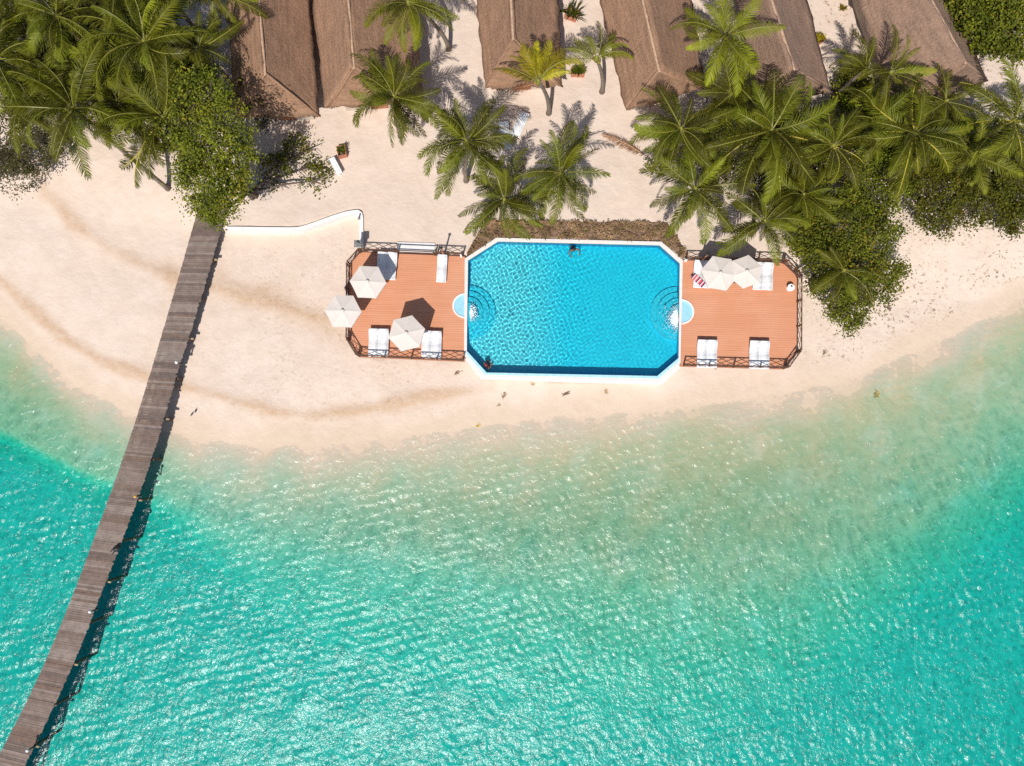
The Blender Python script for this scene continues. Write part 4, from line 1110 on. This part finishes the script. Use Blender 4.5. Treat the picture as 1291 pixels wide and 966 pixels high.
LOUNGERS = [   # px, py of the middle, heading (deg, head end away from the sea = 0), label
 (481.0, 335, 4, 'white lounger in parasol shade, left one of the pair by the curved wall'),
 (493.5, 335.5, 4, 'white lounger in parasol shade, right one of the pair by the curved wall'),
 (557.0, 338.5, 2, 'single white lounger standing alone below the wooden lamp post'),
 (470.8, 432, 0, 'left lounger of the pair nearest the outermost parasol, seaward edge of left deck'),
 (483.4, 432.3, 0, 'right lounger of the pair nearest the outermost parasol, seaward edge of left deck'),
 (537.6, 434.6, 0, 'left lounger of the pair between parasol and pool, tucked under the parasol rim'),
 (550.2, 435.2, 0, 'right lounger of the pair between parasol and pool, fully in sun'),
 (881.0, 345.5, 2, 'white lounger with the striped pink towel on its foot'),
 (893.6, 346, 2, 'white lounger mostly hidden under the parasol next to the striped towel'),
 (956.0, 348, 2, 'white lounger half under palm and parasol, left of a pair on the right deck'),
 (968.6, 348.4, 2, 'white lounger fully sunlit, right of a pair beneath the overhanging palm'),
 (885.4, 446, 1, 'left lounger of the sunny seaward pair nearest the pool, right deck'),
 (898.0, 446.3, 1, 'right lounger of the sunny seaward pair nearest the pool, right deck'),
 (951.4, 447.2, 1, 'left lounger of the seaward pair farthest from the pool, right deck'),
 (964.0, 447.6, 1, 'right lounger of the seaward pair farthest from the pool, right deck'),
]
lp = None
for (px, py, rz, lab) in LOUNGERS:
    o = lounger_proto(lab, LG) if lp is None else dup(lp, lab)
    lp = lp or o
    o.location = P(px, py, Z_DECK + 0.3) * 1.0; o.location.z = Z_DECK; o.rotation_euler.z = -R(rz) - R(1)
for (px, py, rz, lab) in ((637, 173, 8, 'white sun lounger on shaded sand between two palms'), (655, 160, -25, 'white sun lounger on shaded sand just left of the yellow palm')):
    o = dup(lp, lab); o['group'] = 'white loungers on the shaded sand'; g = G(px, py); o.location = g; o.rotation_euler.z = R(rz)

# striped towel on the lounger nearest the pool
TW = [plain('towel_pink', (0.62, 0.07, 0.13), 0.95), plain('towel_white', (0.72, 0.62, 0.60), 0.95), plain('towel_navy', (0.035, 0.025, 0.10), 0.95), plain('towel_orange', (0.70, 0.22, 0.16), 0.95)]
t = thing('beach_towel', 'pink, navy and white striped towel lying across a lounger on the right deck', 'towel', P(880.5, 353.5, Z_DECK + 0.36), R(-42))
b = MB(); seq = [2, 1, 0, 3, 1, 0, 2, 1, 3, 0, 2, 1, 0, 2]; n_ = len(seq); TL, TWd = 0.92, 0.40
for k, mi in enumerate(seq):
    xa, xb = -TL / 2 + TL * k / n_, -TL / 2 + TL * (k + 1) / n_
    for j in range(3):
        ya, yb = -TWd / 2 + TWd * j / 3, -TWd / 2 + TWd * (j + 1) / 3
        zz = lambda x, y: 0.025 * math.sin(9 * x + 5 * y) - 0.22 * max(0, abs(x) - 0.30) ** 1.0
        b.face([(xa, ya, zz(xa, ya)), (xb, ya, zz(xb, ya)), (xb, yb, zz(xb, yb)), (xa, yb, zz(xa, yb))], mi)
o = b.build('cloth', TW, t); sd = o.modifiers.new('thick', 'SOLIDIFY'); sd.thickness = 0.012

# round table
t = thing('round_table', 'round white table near the outer edge of the right deck', 'table', P(997.5, 362.5, Z_DECK + 0.36) * 1.0); t.location.z = Z_DECK
b = MB(); b.lathe((0, 0, 0.33), [(0.22, 0), (0.23, 0.012), (0.225, 0.03)], 26); b.build('tabletop', WHITE_P, t)
b = MB(); b.lathe((0, 0, 0.004), [(0.17, 0), (0.16, 0.02), (0.03, 0.05), (0.025, 0.323)], 16); b.build('pedestal', WHITE_P, t)
t = thing('ashtray', 'small dark ashtray on the round white table', 'ashtray', P(998, 361, Z_DECK + 0.36)); t.location.z = Z_DECK + 0.362
b = MB(); b.lathe((0, 0, 0), [(0.045, 0), (0.055, 0.035), (0.045, 0.036), (0.035, 0.012)], 12); b.build('bowl', BLACK, t)

# globe lamps
GLOBE = plain('white_glass', (0.82, 0.80, 0.76), 0.2, 0.02); AMBER = plain('amber_glass', (0.62, 0.36, 0.06), 0.3, 0.05)
def bollard(p, label, h, post=BLACK, globe=GLOBE, r=0.085, grp=None):
    t = thing('bollard_lamp', label, 'lamp', p, 0, grp)
    b = MB(); b.lathe((0, 0, 0.0), [(0.09, 0.003), (0.09, 0.04), (0.05, 0.06), (0.045, h - r)], 12); b.build('post', post, t)
    b = MB(); b.lathe((0, 0, h), [(r * 0.4, -r * .9), (r * .85, -r * .5), (r, 0), (r * .85, r * .5), (r * .4, r * .9)], 14); b.build('globe', globe, t, True)
    return t
for (px, py, gm, lab) in ((222.5, 457, GLOBE, 'white topped jetty lamp over the dry sand'), (170.5, 626, AMBER, 'amber topped jetty lamp over the edge of the shallows'), (113.5, 771.5, GLOBE, 'white topped jetty lamp over deep water, between the dark bag and the outer lamp'), (34.5, 946.5, GLOBE, 'outermost white topped jetty lamp at the bottom left')):
    q = P(px, py, Z_J + 0.75); bollard(Vector((q.x, q.y, Z_J + 0.01)), lab, 0.75, BLACK, gm, 0.1, 'bollard lamps along the jetty')
for (px, py, lab) in ((581.5, 321.5, 'small white globe lamp at the landward pool corner of the left deck'), (865.5, 327.0, 'small white globe lamp at the landward pool corner of the right deck')):
    q = P(px, py, Z_DECK + 0.3); bollard(Vector((q.x, q.y, Z_DECK + 0.002)), lab, 0.3, WHITE_P, GLOBE, 0.09, 'globe lamps at the deck corners')
q = P(452.5, 276, 1.49); bollard(Vector((q.x, q.y, 1.49)), 'short grey lamp on the corner of the curved white wall', 0.42, plain('grey_paint', (0.3, 0.3, 0.29)), GLOBE, 0.06)
for (px, py, h, lab) in ((559.5, 322, 1.75, 'brown wooden lamp post by the single lounger on the left deck'), (884, 329.5, 1.75, 'brown wooden lamp post behind the lounger with the striped towel')):
    q = P(px, py, Z_DECK); t = thing('lamp_post', lab, 'lamp post', q, 0, 'wooden lamp posts on the decks')
    b = MB(); b.tube([(0, 0, 0.003), (0, 0, h)], [0.06, 0.05], 10); b.build('post', REDWOOD, t)
    b = MB(); b.lathe((0, 0, h + 0.003), [(0.05, 0), (0.09, 0.05), (0.09, 0.1), (0.02, 0.16)], 12); b.build('lantern', BLACK, t)

# dark bag on the jetty
t = thing('bag', 'black slumped bag with two straps on the jetty planks', 'bag', P(147, 692, Z_J + 0.2) * 1.0, R(35)); t.location.z = Z_J + 0.01
b = MB(); b.lathe((0, 0, 0), [(0.12, 0), (0.2, 0.06), (0.21, 0.18), (0.15, 0.3), (0.05, 0.35)], 12); o = b.build('body', BLACK, t, True); o.scale = (1.15, 0.8, 1)
for s in (-1, 1):
    b = MB(); b.tube([(-0.12, s * 0.09, 0.28), (-0.3, s * 0.11, 0.2), (-0.42, s * 0.09 + 0.02, 0.03), (-0.5, s * 0.07, 0.02)], 0.028, 6); b.build('strap', BLACK, t)

# two shorebirds
for k, (px, py, rz, lab) in enumerate(((242.5, 523, 60, 'small dark shorebird on the wet sand, nearer the jetty shadow'), (247.5, 518.5, 75, 'small dark shorebird on the wet sand, farther from the jetty shadow'))):
    t = thing('shorebird', lab, 'bird', G(px, py), R(rz), 'shorebirds by the jetty'); t.scale = (0.55,) * 3
    b = MB(); b.tube([(-0.24, 0, 0.22), (-0.15, 0, 0.235), (-0.02, 0, 0.24), (0.09, 0, 0.26), (0.14, 0, 0.31), (0.16, 0, 0.36), (0.2, 0, 0.365), (0.23, 0, 0.355), (0.31, 0, 0.34)], [0.012, 0.05, 0.085, 0.075, 0.04, 0.035, 0.04, 0.018, 0.005], 9)
    for s in (-1, 1): b.tube([(0.0, s * 0.035, 0.18), (-0.03, s * 0.035, 0.1), (0.0, s * 0.035, 0.0), (0.05, s * 0.04, 0.003)], [0.02, 0.008, 0.008, 0.005], 5)
    b.build('body', plain('dark_plumage', (0.06, 0.045, 0.035), 0.8) if k == 0 else bpy.data.materials['dark_plumage'], t, True)

# planters
def planter(px, py, w, d, rz, label, leafm, hgt=0.42, tall=0.5, n=60, seed=1):
    r = random.Random(seed); g = G(px, py); t = thing('planter', label, 'planter', g, R(rz), 'planters on the sand')
    b = MB(); b.ring([(-w / 2, -d / 2), (w / 2, -d / 2), (w / 2, d / 2), (-w / 2, d / 2)], [(-w / 2 + .05, -d / 2 + .05), (w / 2 - .05, -d / 2 + .05), (w / 2 - .05, d / 2 - .05), (-w / 2 + .05, d / 2 - .05)], -0.08, hgt)
    b.build('box', plain('terracotta_box', (0.42, 0.17, 0.10), 0.8) if 'terracotta_box' not in bpy.data.materials else bpy.data.materials['terracotta_box'], t)
    b = MB(); b.box((0, 0, hgt - 0.14), (w - .1, d - .1, 0.1)); b.build('soil', SOIL, t)
    b = MB()
    for i in range(n):
        a = r.uniform(0, 6.28); o_ = Vector((r.uniform(-w / 3, w / 3), r.uniform(-d / 3, d / 3), hgt - 0.1)); el = r.uniform(0.5, 1.4); l = tall * r.uniform(0.6, 1.1)
        dr = Vector((math.cos(a) * math.cos(el), math.sin(a) * math.cos(el), math.sin(el))); sd = Vector((-math.sin(a), math.cos(a), 0)) * 0.045
        m1 = o_ + dr * l * .55; e = m1 + (dr - Vector((0, 0, .5))).normalized() * l * .45
        b.face([o_ - sd * .5, o_ + sd * .5, m1 + sd, m1 - sd]); b.face([m1 - sd, m1 + sd, e])
    b.build('plant', leafm, t)
planter(728, 93, 0.85, 0.5, -2, 'terracotta planter with a dark green plant beside the small bright palm', BL[0], n=90)
planter(720, 21, 0.8, 0.6, -20, 'terracotta planter with long grey green blades at the top edge', BL[0], tall=1.1, n=45, seed=2)
planter(432, 193, 0.55, 0.7, 12, 'terracotta planter beside the white bench', BL[0], seed=3, n=40, tall=0.4)
planter(1030, 53, 0.75, 0.5, 35, 'wooden planter with pale yellow plant touching a bungalow roof edge', L_YEL, seed=4, n=50)
planter(1081, 92, 0.8, 0.45, -10, 'shaded planter under pale fronds in the right sand gap', BL[0], seed=5)
t = thing('spiky_plant', 'lone small spiky yellow plant in the middle of the right sand gap', 'plant', G(1061, 12)); r = random.Random(5); b = MB()
for i in range(26):
    a = r.uniform(0, 6.28); el = r.uniform(0.3, 1.3); l = r.uniform(0.25, 0.5); dr = Vector((math.cos(a) * math.cos(el), math.sin(a) * math.cos(el), math.sin(el))); sd = Vector((-math.sin(a), math.cos(a), 0)) * 0.03
    b.face([-sd, sd, dr * l * .6 + sd, dr * l * .6 - sd]); b.face([dr * l * .6 - sd, dr * l * .6 + sd, dr * l])
b.build('leaves', L_YEL, t)
b = MB(); b.lathe((0, 0, -0.05), [(0.05, 0), (0.06, 0.1), (0.03, 0.16)], 8); b.build('stem', BARK, t)

# white bench
t = thing('bench', 'white plank bench on the sand court beside the planter', 'bench', G(425, 212), R(-62))
b = MB()
for k in (-1, 0, 1): b.box((0, k * 0.125, 0.43), (1.15, 0.11, 0.04))
b.build('seat', WHITE_P, t)
for sx in (-0.45, 0.45):
    b = MB(); b.box((sx, 0, 0.2), (0.06, 0.34, 0.42)); b.build('leg', WHITE_P, t)

# washed up seaweed and stones below the pool
r = random.Random(8); WEED = leaf_mat('brown_seaweed', (0.40, 0.285, 0.18), 0.2, 0.7); OCH = leaf_mat('ochre_seaweed', (0.36, 0.22, 0.035), 0.2, 0.7)
SPOTS = [(714, 496, .35, 0, 'round brown seaweed clump below the middle of the pool'), (764, 493, .3, 0, 'brown seaweed clump below the pool, right of the round one'), (636, 497, .4, 0, 'flat brown seaweed clump below the left part of the pool'), (629, 511, .22, 0, 'small dark seaweed scrap closest to the water below the pool'), (603, 536, .28, 1, 'olive seaweed clump at the edge of the shallows'), (1105, 497, .42, 1, 'ochre seaweed clump in the shallows below the right hand sand'), (576, 470, .3, 0, 'brown seaweed scrap by the lower left corner of the pool'), (1040, 443, .35, 0, 'brown seaweed scrap right of the right deck corner'), (1120, 388, .4, 0, 'twiggy brown seaweed heap on the sand below the leafy tree'), (903, 462, .28, 0, 'small seaweed scrap just outside the seaward fence of the right deck'), (672, 484, .2, 0, 'tiny dark seaweed scrap right below the pool edge')]
for (px, py, s, oc, lab) in SPOTS:
    t = thing('seaweed_clump', lab, 'seaweed', G(px, py), r.uniform(0, 3), 'seaweed washed up on the beach'); b = MB()
    for i in range(int(110 * s)):
        a = r.uniform(0, 6.28); q = Vector((r.gauss(0, s * .36), r.gauss(0, s * .2), r.uniform(0.0, 0.03))); l = r.uniform(.04, .13)
        dx = Vector((math.cos(a), math.sin(a), r.uniform(-.2, .4))) * l; dy = Vector((-math.sin(a), math.cos(a), r.uniform(-.3, .3))) * l * .22
        b.face([q - dx, q + dy, q + dx, q - dy])
    b.build('strands', OCH if oc else WEED, t)

# ------------------------------------------------------------------ swimmers
SKIN = plain('skin', (0.50, 0.24, 0.16), 0.5, 0.06, 8); SKIN2 = plain('tan_skin', (0.36, 0.18, 0.115), 0.5, 0.06, 8)
HAIR_D = plain('dark_hair', (0.018, 0.013, 0.011), 0.5, 0.3, 30); HAIR_R = plain('red_brown_hair', (0.20, 0.03, 0.025), 0.5, 0.3, 30); SUIT = plain('red_swimwear', (0.45, 0.03, 0.07), 0.6); SUIT2 = plain('navy_swimwear', (0.02, 0.03, 0.09), 0.6)
def person(label, loc, rz, J, skin, hair, suit):
    """J: joint name -> position; one skinned body"""
    t = thing('person', label, 'person', loc, rz)
    names = ['pelvis', 'belly', 'chest', 'neck', 'head', 'crown'] + [s + k for s in 'lr' for k in ('sho', 'elb', 'wri', 'palm', 'hip', 'knee', 'ankle', 'toe')]
    rad = dict(pelvis=.125, belly=.115, chest=.135, neck=.055, head=.085, crown=.07, sho=.058, elb=.042, wri=.03, palm=.036, hip=.088, knee=.056, ankle=.038, toe=.03)
    J = {k_: (v_ if k_ == 'face' or v_[2] > 0 else (v_[0], v_[1], v_[2] * 0.86)) for k_, v_ in J.items()}
    V = [J[n_] for n_ in names]; ix = {n_: i for i, n_ in enumerate(names)}
    E = [('pelvis', 'belly'), ('belly', 'chest'), ('chest', 'neck'), ('neck', 'head'), ('head', 'crown')]
    for s in 'lr': E += [('chest', s + 'sho'), (s + 'sho', s + 'elb'), (s + 'elb', s + 'wri'), (s + 'wri', s + 'palm'), ('pelvis', s + 'hip'), (s + 'hip', s + 'knee'), (s + 'knee', s + 'ankle'), (s + 'ankle', s + 'toe')]
    me = bpy.data.meshes.new('body'); me.from_pydata(V, [(ix[a], ix[c]) for a, c in E], []); me.update()
    o = link('body', me, t)
    sk = o.modifiers.new('skin', 'SKIN'); ss = o.modifiers.new('sub', 'SUBSURF'); ss.levels = 2; ss.render_levels = 2
    for i, n_ in enumerate(names):
        k = n_ if n_ in rad else n_[1:]; me.skin_vertices[0].data[i].radius = (rad[k], rad[k] * (0.78 if n_ in ('chest', 'belly', 'pelvis') else 1)); me.skin_vertices[0].data[i].use_root = (i == 0)
    bpy.context.view_layer.update(); dg = bpy.context.evaluated_depsgraph_get(); ev = bpy.data.meshes.new_from_object(o.evaluated_get(dg))
    o.modifiers.clear(); o.data = ev
    bm_ = bmesh.new(); bm_.from_mesh(ev)
    hb = MB()
    for s in 'lr':    # fingers rooted inside the palm
        w, p = Vector(J[s + 'wri']), Vector(J[s + 'palm']); d = (p - w).normalized(); side = d.cross(Vector((0, 0, 1))).normalized(); dn = d.cross(side)
        for k, (off, ln) in enumerate(((-.028, .075), (-.009, .085), (.010, .08), (.028, .062))):
            q = p + side * off; hb.tube([q - d * .01, q + d * (.02 + ln * .5), q + d * (.02 + ln * .8) + dn * .012, q + d * (.02 + ln) + dn * .03], [.0095, .009, .008, .006], 6)
        th = p - d * .03 + side * -.03; hb.tube([th, th + side * -.025 + d * .03, th + side * -.03 + d * .065], [.011, .01, .008], 6)
    h, cr = Vector(J['head']), Vector(J['crown']); f = Vector(J['face']).normalized(); up = (cr - h).normalized()
    hb.tube([h + f * .075 + up * .03, h + f * .108 + up * .0, h + f * .085 - up * .015], [.008, .014, .012], 6)      # nose
    b2 = hb.mesh('hands', skin, True); bm_.from_mesh(b2); bm_.to_mesh(ev); bm_.free()
    ev.materials.clear(); ev.materials.append(skin); ev.polygons.foreach_set('use_smooth', [True] * len(ev.polygons)); ev.name = 'body'
    c = (h + cr) / 2 + up * .012 - f * .012; b = MB(); NN = 14
    sd = f.cross(up).normalized(); prof = [(0.118, -0.09), (0.124, -0.03), (0.118, 0.03), (0.095, 0.085), (0.05, 0.115), (0.01, 0.122)]
    i0 = len(b.v)
    for r_, z_ in prof:
        for k in range(NN):
            a = 2 * math.pi * k / NN; fx = math.cos(a); b.v.append(tuple(c + f * (r_ * fx * (0.80 if (fx > 0.3 and z_ < 0.02) else 1.0)) + sd * (r_ * math.sin(a) * .86) + up * (z_ if not (fx > 0.3 and z_ < -0.0) else 0.02)))
    for i in range(len(prof) - 1):
        for k in range(NN):
            k2 = (k + 1) % NN; b.f.append((i0 + i * NN + k, i0 + i * NN + k2, i0 + (i + 1) * NN + k2, i0 + (i + 1) * NN + k)); b.m.append(0)
    b.build('hair', hair, t, True)
    for s in (-1, 1):
        q = h + f * .083 + sd * (s * .032) + up * .035; b = MB(); b.lathe(q, [(.003, -.009), (.009, 0), (.003, .009)], 8); b.build('eye', HAIR_D, t, True)
    pe, be, ch = Vector(J['pelvis']), Vector(J['belly']), Vector(J['chest'])
    b = MB(); b.tube([pe - (be - pe) * .55, pe, pe.lerp(be, .6)], [.118, .150, .138], 14); b.build('swimwear', suit, t, True)
    for ob in t.children: ob.cycles.is_caustics_receiver = True
    return t
def V3(*a): return tuple(a)
# standing in the corner, elbows back on the pool edge
J = dict(pelvis=V3(0, 0, -.62), belly=V3(.02, 0, -.42), chest=V3(.0, 0, -.18), neck=V3(.0, 0, .02), head=V3(.015, 0, .13), crown=V3(.0, 0, .25), face=V3(1, .1, 0),
  lsho=V3(0, .17, -.09), lelb=V3(-.02, .26, -.30), lwri=V3(.20, .20, -.36), lpalm=V3(.26, .17, -.36), rsho=V3(0, -.17, -.09), relb=V3(-.02, -.26, -.30), rwri=V3(.20, -.20, -.36), rpalm=V3(.26, -.17, -.36),
  lhip=V3(0, .09, -.66), lknee=V3(.30, .10, -.72), lankle=V3(.34, .10, -.80), ltoe=V3(.45, .11, -.82), rhip=V3(0, -.09, -.66), rknee=V3(.30, -.10, -.72), rankle=V3(.34, -.10, -.80), rtoe=V3(.45, -.11, -.82))
q = P(613.2, 460.5, Z_WAT); person('person with red brown hair resting in the lower left corner of the pool', Vector((q.x, q.y, Z_WAT + 0.0)), R(42), J, SKIN, HAIR_R, SUIT)
# floating upright with arms spread, near the landward edge
J = dict(pelvis=V3(-.10, 0, -.56), belly=V3(-.05, 0, -.36), chest=V3(.0, 0, -.14), neck=V3(.02, 0, .03), head=V3(.05, 0, .13), crown=V3(.04, 0, .25), face=V3(1, 0, .05),
  lsho=V3(0, .18, -.06), lelb=V3(.10, .36, -.20), lwri=V3(.30, .30, -.16), lpalm=V3(.37, .28, -.15), rsho=V3(0, -.18, -.06), relb=V3(.10, -.36, -.20), rwri=V3(.30, -.30, -.16), rpalm=V3(.37, -.28, -.15),
  lhip=V3(-.10, .09, -.60), lknee=V3(-.22, .11, -.80), lankle=V3(-.55, .12, -.84), ltoe=V3(-.66, .12, -.86), rhip=V3(-.10, -.09, -.60), rknee=V3(-.20, -.11, -.78), rankle=V3(-.54, -.12, -.82), rtoe=V3(-.65, -.12, -.84))
q = P(723.5, 314.5, Z_WAT); person('dark haired person swimming near the landward edge of the pool', Vector((q.x, q.y, Z_WAT - 0.02)), R(-75), J, SKIN2, HAIR_D, SUIT2)
